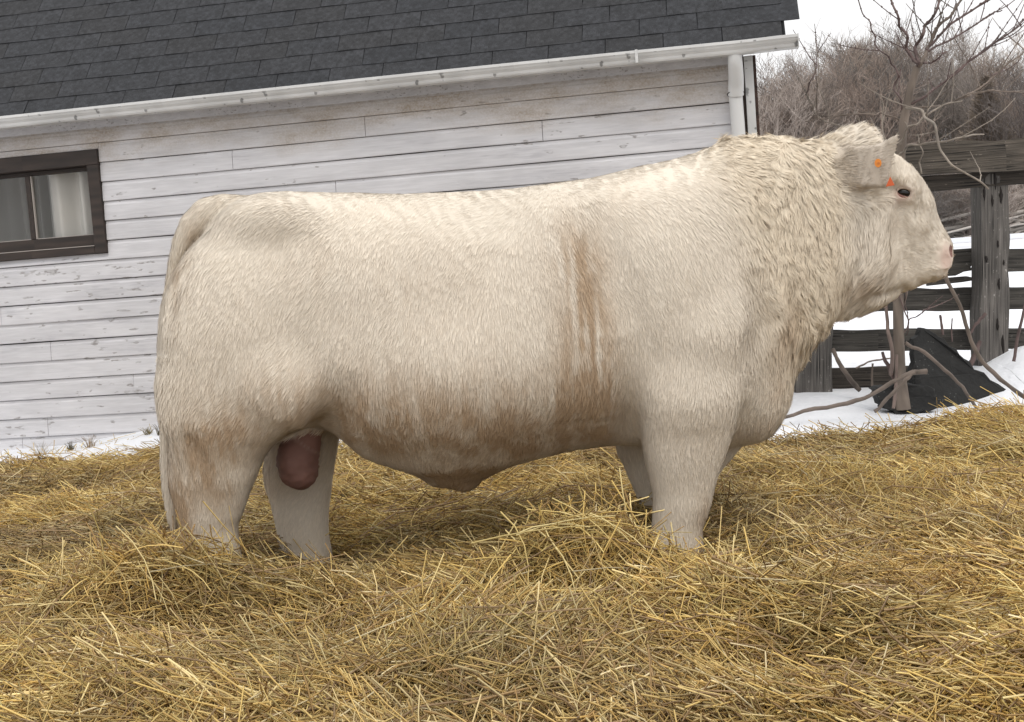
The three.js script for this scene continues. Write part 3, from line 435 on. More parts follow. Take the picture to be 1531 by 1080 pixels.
// ------------------------------------------------------------------ the bull
{
  const BZ = -4.1, base = V(-0.195, 0, BZ), bull = thing('bull', 'big cream white bull standing side on in straw, curly neck, orange ear tag', 'bull', base.toArray());
  const L = (px, py, w = 0) => { const p = at(px, py, BZ + w); p.z = w; return p; };           // x, y in the place, z = distance from the mid plane
  // --- trunk: top line, belly line and half width along the body
  const prof = (list) => { const q = list.map(([x, y]) => L(x, y)).sort((a, b) => a.x - b.x); const f = []; for (const p of q) if (!f.length || p.x > f.at(-1).x + 1e-3) f.push(p); return spline(f.map((p) => p.x), f.map((p) => p.y)); };
  const topY = prof([[233, 515], [237, 484], [245, 450], [262, 406], [284, 368], [309, 337], [332, 315], [356, 297], [382, 288], [400, 285], [500, 286], [600, 287], [700, 285], [760, 281], [800, 276], [850, 269], [900, 259], [950, 247], [1000, 237], [1040, 225], [1070, 211], [1100, 203], [1140, 201], [1180, 205], [1215, 211], [1240, 212], [1280, 215], [1310, 235]]);
  const botY = prof([[233, 545], [239, 590], [250, 640], [285, 665], [340, 668], [400, 660], [440, 652], [478, 643], [500, 650], [520, 664], [545, 684], [580, 698], [620, 710], [655, 716], [690, 716], [725, 708], [760, 699], [800, 688], [840, 678], [880, 671], [920, 667], [960, 668], [1010, 672], [1060, 676], [1100, 670], [1128, 659], [1148, 645], [1164, 622], [1173, 603], [1181, 578], [1190, 556], [1202, 537], [1218, 516], [1236, 496], [1252, 477], [1280, 450], [1310, 430]]);
  const px2x = (px) => L(px, 450).x, halfW = spline([234, 247, 264, 300, 350, 420, 500, 600, 700, 800, 880, 940, 1000, 1060, 1100, 1150, 1200, 1250, 1310].map(px2x), [0.08, 0.17, 0.235, 0.295, 0.325, 0.34, 0.36, 0.395, 0.415, 0.415, 0.395, 0.365, 0.345, 0.335, 0.31, 0.265, 0.215, 0.17, 0.10]);
  const X0 = px2x(235), X1 = px2x(1305);
  const smin = (a, b, k) => { const h = Math.max(k - Math.abs(a - b), 0) / k; return Math.min(a, b) - h * h * k * 0.25; };
  const smax = (a, b, k) => -smin(-a, -b, k);
  function trunk(x, y, w) {
    const xc = clamp(x, X0, X1), t = topY(xc), b = botY(xc), c = (t + b) / 2, h = Math.max(0.03, (t - b) / 2), W = halfW(xc);
    const v = (y - c) / h, shape = v < 0.2 ? 1 - 0.13 * ((0.2 - v) / 1.2) ** 2 : 1 - 0.05 * ((v - 0.2) / 0.8) ** 2;                        // the barrel is widest a little above the middle
    const q = Math.pow(Math.pow(Math.abs(v), 2.2) + Math.pow(Math.abs(w) / (W * Math.max(0.5, shape)), 2.1), 1 / 2.15);
    let f = (q - 1) * Math.min(h, W); if (x < X0) f = Math.hypot(Math.max(f, 0), X0 - x); else if (x > X1) f = Math.hypot(Math.max(f, 0), x - X1) + Math.min(f, 0); return f;
  }
  // --- legs: left and right edge of every height
  function leg(w0, rows) {
    const q = rows.map(([py, xl, xr, hw]) => { const a = L(xl, py, w0), b = L(xr, py, w0); return [(a.y + b.y) / 2, a.x, b.x, hw]; }).sort((a, b) => a[0] - b[0]);
    const ys = q.map((r) => r[0]), fl = spline(ys, q.map((r) => r[1])), fr = spline(ys, q.map((r) => r[2])), fw = spline(ys, q.map((r) => r[3])), y0 = ys[0], y1 = ys.at(-1);
    const xa = Math.min(...q.map((r) => r[1])) - 0.1, xb = Math.max(...q.map((r) => r[2])) + 0.1;
    return (x, y, w) => {
      if (x < xa || x > xb || y > y1 + 0.1) return 0.1;
      const yc = clamp(y, y0, y1), a = fl(yc), b = fr(yc), c = (a + b) / 2, h = (b - a) / 2, W = fw(yc);
      const q2 = Math.pow(Math.pow(Math.abs(x - c) / h, 2.2) + Math.pow(Math.abs(w - w0) / W, 2.2), 1 / 2.2); const f = (q2 - 1) * Math.min(h, W);
      return y > y1 ? smax(f, y - y1, 0.16) : f;
    };
  }
  const legs = [
    [leg(0.19, [[520, 256, 455, .13], [570, 234, 462, .155], [620, 240, 452, .155], [650, 253, 434, .145], [668, 251, 414, .135], [692, 249, 397, .125], [715, 250, 388, .115], [740, 255, 377, .10], [770, 262, 366, .088], [795, 267, 358, .08], [830, 269, 362, .08], [870, 258, 375, .085]]), 0.07],
    [leg(-0.2, [[570, 360, 560, .14], [620, 385, 528, .14], [650, 398, 512, .125], [680, 394, 507, .12], [700, 391, 503, .11], [720, 393, 500, .10], [745, 401, 497, .09], [770, 407, 494, .085], [800, 413, 494, .08], [835, 415, 500, .08], [870, 412, 510, .085]]), 0.05],
    [leg(0.24, [[440, 975, 1085, .05], [480, 955, 1102, .08], [515, 948, 1110, .12], [550, 946, 1113, .15], [596, 951, 1109, .17], [620, 954, 1105, .16], [650, 957, 1099, .135], [680, 961, 1089, .12], [700, 965, 1081, .11], [718, 969, 1075, .10], [743, 974, 1068, .09], [765, 973, 1062, .085], [800, 971, 1053, .08], [835, 969, 1056, .08], [880, 962, 1062, .085]]), 0.045],
    [leg(-0.19, [[560, 900, 1150, .13], [620, 910, 1150, .14], [650, 917, 1132, .13], [671, 920, 1113, .12], [690, 929, 1098, .11], [712, 938, 1078, .10], [749, 953, 1051, .085], [777, 961, 1041, .08], [800, 964, 1036, .08], [840, 962, 1040, .08], [880, 958, 1048, .085]]), 0.06],
  ];
  // --- muscles: ellipsoids on both sides
  const ell = (px, py, w, rx, ry, rz, rot = 0) => { const c = L(px, py, w); return { c, rx, ry, rz, s: Math.sin(rot), k: Math.cos(rot), m: Math.min(rx, ry, rz), R: Math.max(rx, ry, rz) }; };
  const fe = (e, x, y, w) => { const dx = x - e.c.x, dy = y - e.c.y, dz = w - e.c.z, X = e.k * dx + e.s * dy, Y = -e.s * dx + e.k * dy; return (Math.hypot(X / e.rx, Y / e.ry, dz / e.rz) - 1) * e.m; };
  const muscle = [
    [ell(1008, 425, 0.27, .17, .27, .125, -0.25), .11], [ell(1055, 505, 0.285, .15, .14, .12, 0.2), .05], [ell(1092, 470, 0.235, .12, .16, .12, 0), .07], [ell(1020, 585, 0.24, .14, .12, .125, 0.2), .05],
    [ell(336, 500, 0.245, .185, .27, .135, 0.12), .09], [ell(308, 565, 0.21, .085, .2, .13, 0), .06], [ell(425, 585, 0.27, .12, .13, .115, 0.5), .08], [ell(400, 330, 0.2, .14, .08, .11, 0), .07],
    [ell(700, 560, 0.27, .42, .18, .155, 0), .12], [ell(1175, 380, 0.13, .12, .26, .10, 0.15), .06], [ell(1145, 600, 0.11, .07, .12, .10, -0.2), .06], [ell(860, 440, 0.25, .2, .25, .12, 0), .12],
  ];
  muscle.push([ell(1022, 752, 0.25, .062, .05, .055, 0), .05], [ell(1085, 590, 0.27, .06, .06, .06, 0), .05], [ell(300, 615, 0.27, .10, .10, .07, 0), .07]);
  const scrotum = ell(445, 692, 0.02, .072, .095, .085, 0.1), scrotum2 = ell(458, 655, 0.02, .05, .085, .05, -0.25), sheath = ell(688, 708, 0, .10, .045, .06, 0.15), tip = ell(697, 722, 0, .042, .034, .035, 0);
  // --- tail
  const tailPts = [[372, 312, .050], [335, 312, .056], [308, 318, .055], [288, 335, .048], [271, 362, .036], [259, 393, .024], [250, 428, .017], [243, 462, .014], [240, 500, .014], [241, 545, .016], [244, 600, .02], [247, 650, .025], [250, 690, .032], [254, 730, .034], [258, 775, .026], [260, 800, .012]].map(([x, y, r]) => [L(x, y, 0), r]);
  function tail(x, y, w) { if (x > tailPts[0][0].x + 0.1) return 0.2; let m = 1; for (let i = 0; i + 1 < tailPts.length; i++) { const [a, ra] = tailPts[i], [b, rb] = tailPts[i + 1], ex = b.x - a.x, ey = b.y - a.y, t = clamp(((x - a.x) * ex + (y - a.y) * ey) / (ex * ex + ey * ey)); m = Math.min(m, Math.hypot(x - a.x - t * ex, y - a.y - t * ey, w) - lerp(ra, rb, t)); } return m; }
  // --- head and ear: outlines with a thickness
  function outline(list, R, Wf, wc = () => 0) {
    const q = list.map(([x, y]) => L(x, y)), n = q.length, x0 = Math.min(...q.map((p) => p.x)), x1 = Math.max(...q.map((p) => p.x)), y0 = Math.min(...q.map((p) => p.y)), y1 = Math.max(...q.map((p) => p.y));
    return (x, y, w) => {
      if (x < x0 - .08 || x > x1 + .08 || y < y0 - .08 || y > y1 + .08) return 0.08;
      let d = 1e9, inn = false;
      for (let i = 0, j = n - 1; i < n; j = i++) { const a = q[j], b = q[i], ex = b.x - a.x, ey = b.y - a.y, t = clamp(((x - a.x) * ex + (y - a.y) * ey) / (ex * ex + ey * ey)); d = Math.min(d, (x - a.x - t * ex) ** 2 + (y - a.y - t * ey) ** 2); if ((a.y > y) !== (b.y > y) && x < ex * (y - a.y) / ey + a.x) inn = !inn; }
      d = Math.sqrt(d) * (inn ? 1 : -1); const W = Wf(x, y), e = Math.max(0, (R - d) / R); return (Math.hypot(e, (w - wc(x)) / W) - 1) * Math.min(R, W);
    };
  }
  const marks = [[1230, 260, .17], [1250, 215, .11], [1285, 205, .10], [1330, 240, .115], [1350, 285, .112], [1376, 285, .088], [1300, 330, .13], [1290, 400, .12], [1345, 345, .098], [1388, 345, .07], [1402, 378, .082], [1418, 385, .072], [1372, 402, .072], [1335, 415, .085], [1280, 440, .09], [1230, 400, .16]].map(([x, y, v]) => [L(x, y), v]);
  const headW = (x, y) => { let s = 0, t = 0; for (const [p, v] of marks) { const k = 1 / ((x - p.x) ** 2 + (y - p.y) ** 2 + 4e-4) ** 1.5; s += k; t += k * v; } return t / s; };
  const head = outline([[1225, 225], [1243, 208], [1262, 198], [1280, 192], [1297, 197], [1312, 211], [1328, 224], [1346, 234], [1363, 246], [1374, 257], [1386, 275], [1396, 295], [1402, 315], [1410, 334], [1419, 352], [1426, 367], [1428, 383], [1425, 399], [1417, 414], [1400, 425], [1372, 431], [1350, 440], [1330, 455], [1300, 467], [1268, 473], [1240, 450], [1215, 360]], 0.085, headW);
  const xe0 = px2x(1255), xe1 = px2x(1335), earC = (x) => lerp(0.135, 0.27, clamp((x - xe0) / (xe1 - xe0), -0.3, 1.2)) ;
  const earN = outline([[1248, 232], [1262, 215], [1290, 207], [1312, 202], [1330, 196], [1346, 188], [1346, 210], [1340, 240], [1336, 260], [1331, 272], [1308, 276], [1285, 275], [1264, 275], [1249, 262]].map(([x, y]) => { const f = (4.1 - lerp(0.135, 0.27, clamp((x - 1255) / 80, 0, 1))) / 4.1; const p = at(x, y, BZ); return [765.5 + (x - 765.5) * f, 540 + (y - 540) * f]; }), 0.018, (x) => lerp(0.045, 0.016, clamp((x - xe0) / (xe1 - xe0))), earC);
  const brow = ell(1353, 276, 0.103, .045, .022, .02, -0.5), cheek = ell(1372, 335, 0.07, .05, .03, .03, -0.9), jaw = ell(1290, 395, 0.1, .09, .09, .05, 0.4), socket = ell(1352, 288, 0.118, .022, .014, .016, -0.3), lowlid = ell(1350, 299, 0.106, .035, .012, .014, -0.35), nostril = ell(1428, 376, 0.047, .010, .016, .018, 0.2), lip = ell(1400, 406, 0.045, .04, .022, .035, 0.15), poll = ell(1278, 208, 0, .06, .045, .07, 0);
  const grooves = [[[[1427, 404], [1408, 409], [1386, 409]], .0075, .001], [[[1222, 214], [1228, 250], [1236, 290]], .012, 0], [[[1361, 298], [1366, 314], [1363, 330]], .007, .001], [[[1370, 326], [1384, 344], [1393, 352]], .006, .0005], [[[1402, 350], [1393, 374], [1389, 396]], .007, 0], [[[1298, 440], [1318, 437], [1346, 434]], .014, .002], [[[1232, 216], [1242, 252], [1247, 300]], .014, .0], [[[1252, 296], [1285, 300], [1322, 284]], .014, .002], [[[1262, 330], [1268, 370], [1262, 410]], .012, 0], [[[1340, 345], [1352, 372], [1350, 395]], .008, -.001]].map(([l, k, o]) => [l.map(([x, y]) => L(x, y)), k, o]);
  const folds = [[[[1120, 395], [1136, 480], [1112, 565]], .07, .042], [[[1112, 560], [1106, 610], [1098, 650]], .045, .02], [[[952, 400], [938, 590], [956, 700]], .085, .026], [[[470, 655], [505, 612], [526, 545]], .11, .024], [[[470, 420], [440, 385], [400, 372]], .12, .012], [[[610, 330], [720, 325], [830, 330]], .10, .012], [[[282, 640], [302, 690], [298, 760]], .035, .038], [[[880, 300], [905, 400], [925, 500]], .10, .028], [[[250, 500], [262, 430], [300, 370]], .035, .012], [[[1150, 250], [1160, 330], [1175, 400]], .06, .008], [[[360, 600], [400, 640], [440, 650]], .06, .012]].map(([l, k, o]) => { const q = l.map(([x, y]) => L(x, y, 0.3)); return [q, k, o, Math.min(...q.map((p) => p.x)) - k, Math.max(...q.map((p) => p.x)) + k]; });
  const crease = [[328, 336], [290, 362], [265, 400], [249, 448], [240, 500]].map(([x, y]) => L(x, y));
  const mouth = [[1420, 399], [1405, 403], [1388, 404], [1374, 400]].map(([x, y]) => L(x, y));
  const hx = px2x(1215);
  function F(x, y, w) {
    const aw = Math.abs(w); let f = trunk(x, y, w);
    for (const [e, k] of muscle) if (Math.abs(x - e.c.x) < e.R + 0.15 && Math.abs(y - e.c.y) < e.R + 0.15) f = smin(f, fe(e, x, y, aw), k);
    if (aw > 0.08) for (const [l, k, o, a0, a1] of folds) if (x > a0 && x < a1) { let g = 1, sp = 0; for (let i = 0; i < 2; i++) { const a = l[i], b = l[i + 1], ex = b.x - a.x, ey = b.y - a.y, t = clamp(((x - a.x) * ex + (y - a.y) * ey) / (ex * ex + ey * ey)), m = Math.hypot(x - a.x - t * ex, y - a.y - t * ey); if (m < g) { g = m; sp = (i + t) / 2; } } if (g < k) f += o * Math.sin(Math.PI * lerp(0.02, 0.98, sp)) * (1 - (g / k) ** 2) ** 2 * sstep(0.08, 0.2, aw); }
    if (x < crease[0].x + 0.06 && y > crease[4].y - 0.05) { let g = 1; for (let i = 0; i < 4; i++) { const a = crease[i], b = crease[i + 1], ex = b.x - a.x, ey = b.y - a.y, t = clamp(((x - a.x) * ex + (y - a.y) * ey) / (ex * ex + ey * ey)); g = Math.min(g, Math.hypot(x - a.x - t * ex, y - a.y - t * ey)); } if (g < 0.032) f += 0.015 * (1 - (g / 0.032) ** 2) ** 2; }
    for (const [l, k] of legs) f = smin(f, l(x, y, w), k);
    if (x < -0.2) { f = smin(f, tail(x, y, w), 0.008); f = smin(f, Math.min(fe(scrotum, x, y, w), smin(fe(scrotum2, x, y, w), fe(scrotum, x, y, w), .03)), 0.02); }
    f = smin(f, fe(sheath, x, y, w), .06); f = smin(f, fe(tip, x, y, w), .03);
    if (x > hx - 0.1) {
      f = smin(f, head(x, y, w), 0.07); f = smin(f, fe(poll, x, y, w), .04);
      for (const e of [brow, cheek, lip, lowlid]) f = smin(f, fe(e, x, y, aw), .025);
      f = smin(f, fe(jaw, x, y, aw), .05);
      f = smax(f, -fe(socket, x, y, aw), .008); f = smax(f, -fe(nostril, x, y, aw), .012);
      let m = 1; for (let i = 0; i < 0; i++) { const a = mouth[i], b = mouth[i + 1], ex = b.x - a.x, ey = b.y - a.y, t = clamp(((x - a.x) * ex + (y - a.y) * ey) / (ex * ex + ey * ey)); m = Math.min(m, Math.hypot(x - a.x - t * ex, y - a.y - t * ey)); } 
      for (const [l, k, o] of grooves) for (let i = 0; i < 2; i++) { const a = l[i], b = l[i + 1], ex = b.x - a.x, ey = b.y - a.y, t = clamp(((x - a.x) * ex + (y - a.y) * ey) / (ex * ex + ey * ey)), g = Math.hypot(x - a.x - t * ex, y - a.y - t * ey); if (g < k * 2.2) f += (k * 0.75 + o) * Math.pow(1 - g / (k * 2.2), 2) ; }
      f = smin(f, earN(x, y, aw), .014);
    }
    return f;
  }
  // --- folds and hair clumps in the coat, as relief
  const neckAt = (x, y) => sstep(px2x(1050), px2x(1150), x + (y - 1.0) * 0.25) * (1 - sstep(px2x(1225), px2x(1275), x));
  function relief(p) {
    const k = neckAt(p.x, p.y), warp = 0.03 * noise(p.x * 9, p.y * 9, p.z * 9);
    const u = p.x + 0.12 * (p.y - 1) + warp, fold = noise(u * 26, p.y * 5, p.z * 5) * 0.6 + noise(u * 55, p.y * 13, p.z * 12) * 0.4, curl = noise(p.x * 70 + 20 * warp, p.y * 42, p.z * 42);
    const legFade = sstep(0.25, 0.5, p.y); const hk = sstep(px2x(1240), px2x(1275), p.x); const kv = 0.55 + 0.9 * clamp(0.5 + noise(p.x * 7, p.y * 7, p.z * 7)); return hk * (0.0035 * noise(p.x * 60, p.y * 28, p.z * 40) + 0.0055 * noise(p.x * 24, p.y * 12, p.z * 20)) * (1 - 0.5 * sstep(px2x(1385), px2x(1405), p.x)) + k * kv * (0.009 * fold + 0.004 * curl) + (1 - k) * (1 - hk) * legFade * (0.0012 * noise(p.x * 45 + p.y * 18, p.y * 16, p.z * 16) + 0.004 * noise(p.x * 6, p.y * 6, p.z * 6));
  }
  // --- surface nets on a grid that is finer round the head
  const axis = (a, b, fa, fb, s, fs) => { const r = [a]; while (r.at(-1) < b) r.push(r.at(-1) + (r.at(-1) >= fa && r.at(-1) < fb ? fs : s)); return r; };
  const gx = axis(px2x(205), px2x(1445), px2x(1240), 9, 0.0095, 0.0052), gy = axis(-0.04, 1.50, 0.95, 1.6, 0.0095, 0.007), gz = axis(-0.46, 0.46, 9, 9, 0.0095, 0.005), NX = gx.length, NY = gy.length, NZ = gz.length;
  const val = new Float32Array(NX * NY * NZ).fill(1), id = (i, j, k) => (i * NY + j) * NZ + k, S = 5;
  for (let i = 0; i < NX; i += S) for (let j = 0; j < NY; j += S) for (let k = 0; k < NZ; k += S) {
    const i1 = Math.min(i + S, NX), j1 = Math.min(j + S, NY), k1 = Math.min(k + S, NZ), c = F(gx[Math.min(NX - 1, i + 2)], gy[Math.min(NY - 1, j + 2)], gz[Math.min(NZ - 1, k + 2)]);
    const far = Math.abs(c) > 0.11; for (let a = i; a < i1; a++) for (let b = j; b < j1; b++) for (let d = k; d < k1; d++) val[id(a, b, d)] = far ? c : F(gx[a], gy[b], gz[d]);
  }
  const vid = new Int32Array(NX * NY * NZ).fill(-1), vp = [], tri = [];
  for (let i = 0; i + 1 < NX; i++) for (let j = 0; j + 1 < NY; j++) for (let k = 0; k + 1 < NZ; k++) {
    let sx = 0, sy = 0, sz = 0, n = 0; const v = []; for (let c = 0; c < 8; c++) v.push(val[id(i + (c & 1), j + (c >> 1 & 1), k + (c >> 2))]);
    const neg = v.filter((q) => q < 0).length; if (neg === 0 || neg === 8) continue;
    for (let a = 0; a < 8; a++) for (const bit of [1, 2, 4]) if (!(a & bit)) { const b = a | bit; if ((v[a] < 0) !== (v[b] < 0)) { const t = v[a] / (v[a] - v[b]); sx += (a & 1) + (bit === 1 ? t : 0); sy += (a >> 1 & 1) + (bit === 2 ? t : 0); sz += (a >> 2) + (bit === 4 ? t : 0); n++; } }
    vid[id(i, j, k)] = vp.length / 3; vp.push(lerp(gx[i], gx[i + 1], sx / n), lerp(gy[j], gy[j + 1], sy / n), lerp(gz[k], gz[k + 1], sz / n));
  }
  for (let i = 1; i + 1 < NX; i++) for (let j = 1; j + 1 < NY; j++) for (let k = 1; k + 1 < NZ; k++) {
    const a = val[id(i, j, k)] < 0; const quad = (p, q, r, s, flip) => { if (p < 0 || q < 0 || r < 0 || s < 0) return; flip ? tri.push(p, q, r, p, r, s) : tri.push(p, r, q, p, s, r); };
    if (a !== val[id(i + 1, j, k)] < 0) quad(vid[id(i, j - 1, k - 1)], vid[id(i, j, k - 1)], vid[id(i, j, k)], vid[id(i, j - 1, k)], a);
    if (a !== val[id(i, j + 1, k)] < 0) quad(vid[id(i - 1, j, k - 1)], vid[id(i - 1, j, k)], vid[id(i, j, k)], vid[id(i, j, k - 1)], a);
    if (a !== val[id(i, j, k + 1)] < 0) quad(vid[id(i - 1, j - 1, k)], vid[id(i, j - 1, k)], vid[id(i, j, k)], vid[id(i - 1, j, k)], a);
  }
  const grad = (x, y, z) => { const e = 0.004; return V(F(x + e, y, z) - F(x - e, y, z), F(x, y + e, z) - F(x, y - e, z), F(x, y, z + e) - F(x, y, z - e)).normalize(); };
  const NV = vp.length / 3, nrm = new Float32Array(NV * 3);
  // --- colour: cream hair, dirt rubbed and splashed into it with belly, armpit and crease shade painted in, bare pink skin
  const blot = [[690, 610, 190, 80, .3], [350, 610, 110, 60, .34], [550, 600, 60, 70, .22], [268, 395, 16, 50, .6], [268, 758, 20, 42, 1.3], [262, 715, 12, 30, .6], [862, 560, 50, 120, .18], [880, 450, 26, 50, .3], [330, 700, 70, 60, .3], [700, 738, 60, 30, 2.0], [258, 410, 10, 60, .7], [262, 760, 14, 40, .5], [1020, 650, 60, 50, .15], [868, 505, 32, 110, .85], [903, 565, 24, 90, .75], [862, 375, 42, 48, .65], [885, 620, 45, 50, .35], [835, 600, 26, 70, .35], [905, 640, 40, 40, .45], [690, 675, 120, 36, .5], [600, 650, 120, 45, .4], [520, 630, 80, 50, .4], [690, 706, 90, 20, 1.0], [697, 722, 30, 20, 1.8], [640, 590, 160, 50, .3], [560, 655, 50, 25, .5], [330, 650, 70, 40, .7], [300, 690, 40, 50, .75], [430, 590, 50, 40, .45], [345, 755, 30, 50, .4], [750, 640, 80, 60, .55], [810, 670, 60, 30, .6], [270, 760, 18, 40, .8], [1195, 500, 22, 60, .55], [1175, 570, 20, 60, .55], [1140, 650, 34, 20, .6], [1052, 770, 16, 40, .8], [1318, 430, 34, 18, .8], [1352, 405, 30, 16, .3], [1375, 330, 14, 18, .3], [650, 420, 90, 70, .2], [480, 400, 60, 50, .2], [930, 300, 50, 40, .16]].map(([px, py, rx, ry, s]) => { const c = L(px, py, py > 690 ? (px < 420 || px > 940 ? 0.24 : 0.08) : 0.32); return [c.x, c.y, rx / 440, ry / 440, s]; });
  const eyeC = L(1352, 288, 0.1), muz = L(1416, 385, 0.05), ringC = L(1348, 292, 0.1);
  function coat(p) {
    let d = 0; for (const [x, y, rx, ry, s] of blot) { const q = ((p.x - x) / rx) ** 2 + ((p.y - y) / ry) ** 2; if (q < 6) d += s * Math.exp(-q * 1.1); }
    const lowK = 1 - sstep(0.5, 0.85, p.y), streak = clamp(lerp(0.6, 0.72, lowK) + lerp(0.55, 0.2, lowK) * noise(p.x * 60, p.y * 5, p.z * 5) + 0.75 * fbm(p.x * 20, p.y * 14, p.z * 14, 4) + 0.25 * noise(p.x * 120, p.y * 30, p.z * 60)); d = clamp(d * streak * 1.05);
    const k = neckAt(p.x, p.y), m = 1 + 0.07 * fbm(p.x * 5, p.y * 5, p.z * 5, 3);
    let c = [lerp(0.705, 0.69, k) * m, lerp(0.627, 0.592, k) * m, lerp(0.52, 0.455, k) * m];
    c = [lerp(c[0], 0.32, d * .72), lerp(c[1], 0.205, d * .75), lerp(c[2], 0.115, d * .78)];
    if (earN(p.x, p.y, Math.abs(p.z)) < 0.012) { const q = 1 - sstep(xe1 - 0.012, xe1, p.x) ; c = [c[0] * lerp(1, 0.76, q), c[1] * lerp(1, 0.74, q), c[2] * lerp(1, 0.735, q)]; }
    const no = fe(nostril, p.x, p.y, Math.abs(p.z)); if (no < 0.003) c = [0.26, 0.14, 0.115];
    const pk = no < 0.003 ? 0 : Math.exp(-((((p.x - muz.x) / 0.034) ** 2 + ((p.y - muz.y) / 0.05) ** 2) ** 2)) * (p.x > muz.x - 0.08 ? 1 : 0); c = [lerp(c[0], .62, pk * .7), lerp(c[1], .44, pk * .75), lerp(c[2], .37, pk * .75)];
    const er = Math.exp(-(((p.x - ringC.x) / 0.03) ** 2 + ((p.y - ringC.y) / 0.022) ** 2)) * (Math.abs(p.z) > 0.06 ? 1 : 0); c = [lerp(c[0], .42, er * .7), lerp(c[1], .25, er * .75), lerp(c[2], .2, er * .75)];
    return c;
  }
  const bare = (p) => Math.min(fe(scrotum, p.x, p.y, p.z), fe(scrotum2, p.x, p.y, p.z)) < 0.012 && p.y < L(446, 640, 0).y;
  const col = new Float32Array(NV * 3), pos = new Float32Array(NV * 3), P = V();
  for (let i = 0; i < NV; i++) {
    P.set(vp[3 * i], vp[3 * i + 1], vp[3 * i + 2]); const n = grad(P.x, P.y, P.z), b = bare(P), r = b ? 0.0035 * noise(P.x * 45, P.y * 110, P.z * 45) + 0.004 * noise(P.x * 18, P.y * 18, P.z * 18) : relief(P); const c1 = coat(P), sk = P.y < L(446, 640, 0).y ? 1 - sstep(0.004, 0.018, Math.min(fe(scrotum, P.x, P.y, P.z), fe(scrotum2, P.x, P.y, P.z))) : 0, m = 1 + 0.3 * fbm(P.x * 18, P.y * 18, P.z * 18, 3), c = [0.195, 0.10, 0.08].map((v, e) => lerp(c1[e] * 0.9, v * m, sk));
    P.addScaledVector(n, r - (b ? 0 : 0.006)); pos.set([P.x - base.x, P.y - base.y, P.z], 3 * i); nrm.set([n.x, n.y, n.z], 3 * i); col.set(c, 3 * i);
  }
  const bg = new THREE.BufferGeometry(); bg.setAttribute('position', new THREE.BufferAttribute(pos, 3)); bg.setAttribute('color', new THREE.BufferAttribute(col, 3)); bg.setIndex(tri); bg.computeVertexNormals();
  nrm.set(bg.attributes.normal.array); part('body', bg, std({ vertexColors: true, roughness: 0.8 }), bull);
  // --- hair: each strand lies along the lie of the coat and leans to the middle of its lock
  const flowPts = [[270, 420, -.25, -1], [300, 330, -.7, -1], [400, 400, -.62, -1], [480, 480, -.6, -1], [560, 350, -.35, -1], [650, 350, -.3, -1], [700, 520, -.08, -1], [600, 600, -.1, -1], [850, 500, 0, -1], [850, 380, .25, -1], [940, 320, .55, -1], [980, 420, .35, -1], [1040, 300, .8, -1], [1050, 430, .45, -1], [1100, 240, .9, -.8], [1150, 300, .6, -1], [1120, 400, .45, -1], [1200, 350, .15, -1], [1250, 330, 0, -1], [1230, 240, .2, -1], [1180, 500, .15, -1], [1020, 600, -.15, -1], [1040, 500, .1, -1], [330, 560, -.55, -1], [300, 700, -.1, -1], [450, 600, -.6, -1], [480, 640, -.8, -.5], [650, 690, -.2, -1], [1020, 740, 0, -1], [1300, 350, -.25, -1], [1275, 245, .9, -.3], [1300, 235, 1, 0.1], [1322, 245, 1, .1], [1300, 268, 1, .2], [1345, 250, -.2, 1], [1350, 330, -.35, -.8], [1385, 330, -.4, .9], [1405, 385, -.6, .3], [1340, 400, -.6, -.6], [1280, 195, .5, .6], [700, 290, -1, -.4], [400, 287, -1, -.2], [1140, 203, -.4, .4], [1160, 630, -.2, -1], [290, 300, -.8, -.7], [255, 400, -.2, -1], [245, 700, 0, -1]].map(([x, y, a, b]) => { const p = L(x, y, 0.2), m = Math.hypot(a, b); return [p.x, p.y, a / m, b / m]; });
  const flow = (x, y) => { let a = 0, b = 0; for (const [fx, fy, u, v] of flowPts) { const k = 1 / ((x - fx) ** 2 + (y - fy) ** 2 + 0.002) ** 1.6; a += k * u; b += k * v; } const m = Math.hypot(a, b) || 1; return [a / m, b / m]; };
  const rng = rngOf(2024), NT = tri.length / 3, cum = new Float32Array(NT); let area = 0; const A = V(), Bv = V(), C = V(), N3 = V();
  for (let t = 0; t < NT; t++) { A.fromArray(pos, 3 * tri[3 * t]); Bv.fromArray(pos, 3 * tri[3 * t + 1]); C.fromArray(pos, 3 * tri[3 * t + 2]); const a = Bv.clone().sub(A).cross(C.clone().sub(A)).length() / 2; const nz = nrm[3 * tri[3 * t] + 2], w = A.z; area += a * (w > 0.02 || nz > 0.1 ? 1 : w > -0.15 || A.x > 1.35 ? 0.75 : 0.22); cum[t] = area; }
  const NS = 360000, SEG = 2, hp = [], hn = [], hc = [], hi = [];
  for (let s = 0; s < NS; s++) {
    const r = rng() * area; let lo = 0, hi_ = NT - 1; while (lo < hi_) { const m = lo + hi_ >> 1; if (cum[m] < r) lo = m + 1; else hi_ = m; }
    const i0 = tri[3 * lo], i1 = tri[3 * lo + 1], i2 = tri[3 * lo + 2]; let u = rng(), v = rng(); if (u + v > 1) { u = 1 - u; v = 1 - v; }
    A.fromArray(pos, 3 * i0); Bv.fromArray(pos, 3 * i1); C.fromArray(pos, 3 * i2); const p = A.clone().multiplyScalar(1 - u - v).addScaledVector(Bv, u).addScaledVector(C, v); const n = N3.fromArray(nrm, 3 * i0).clone();
    const x = p.x + base.x, y = p.y, q = V(x, y, p.z); if (y < 0.0 || bare(q)) continue;
    const er = Math.hypot((x - eyeC.x) / 1.3, y - eyeC.y); if (er < 0.0215 && Math.abs(p.z) > 0.06) continue;
    const mz = Math.hypot((x - muz.x) / 0.036, (y - muz.y) / 0.055); if (mz < 1 && rng() < 0.9) continue;
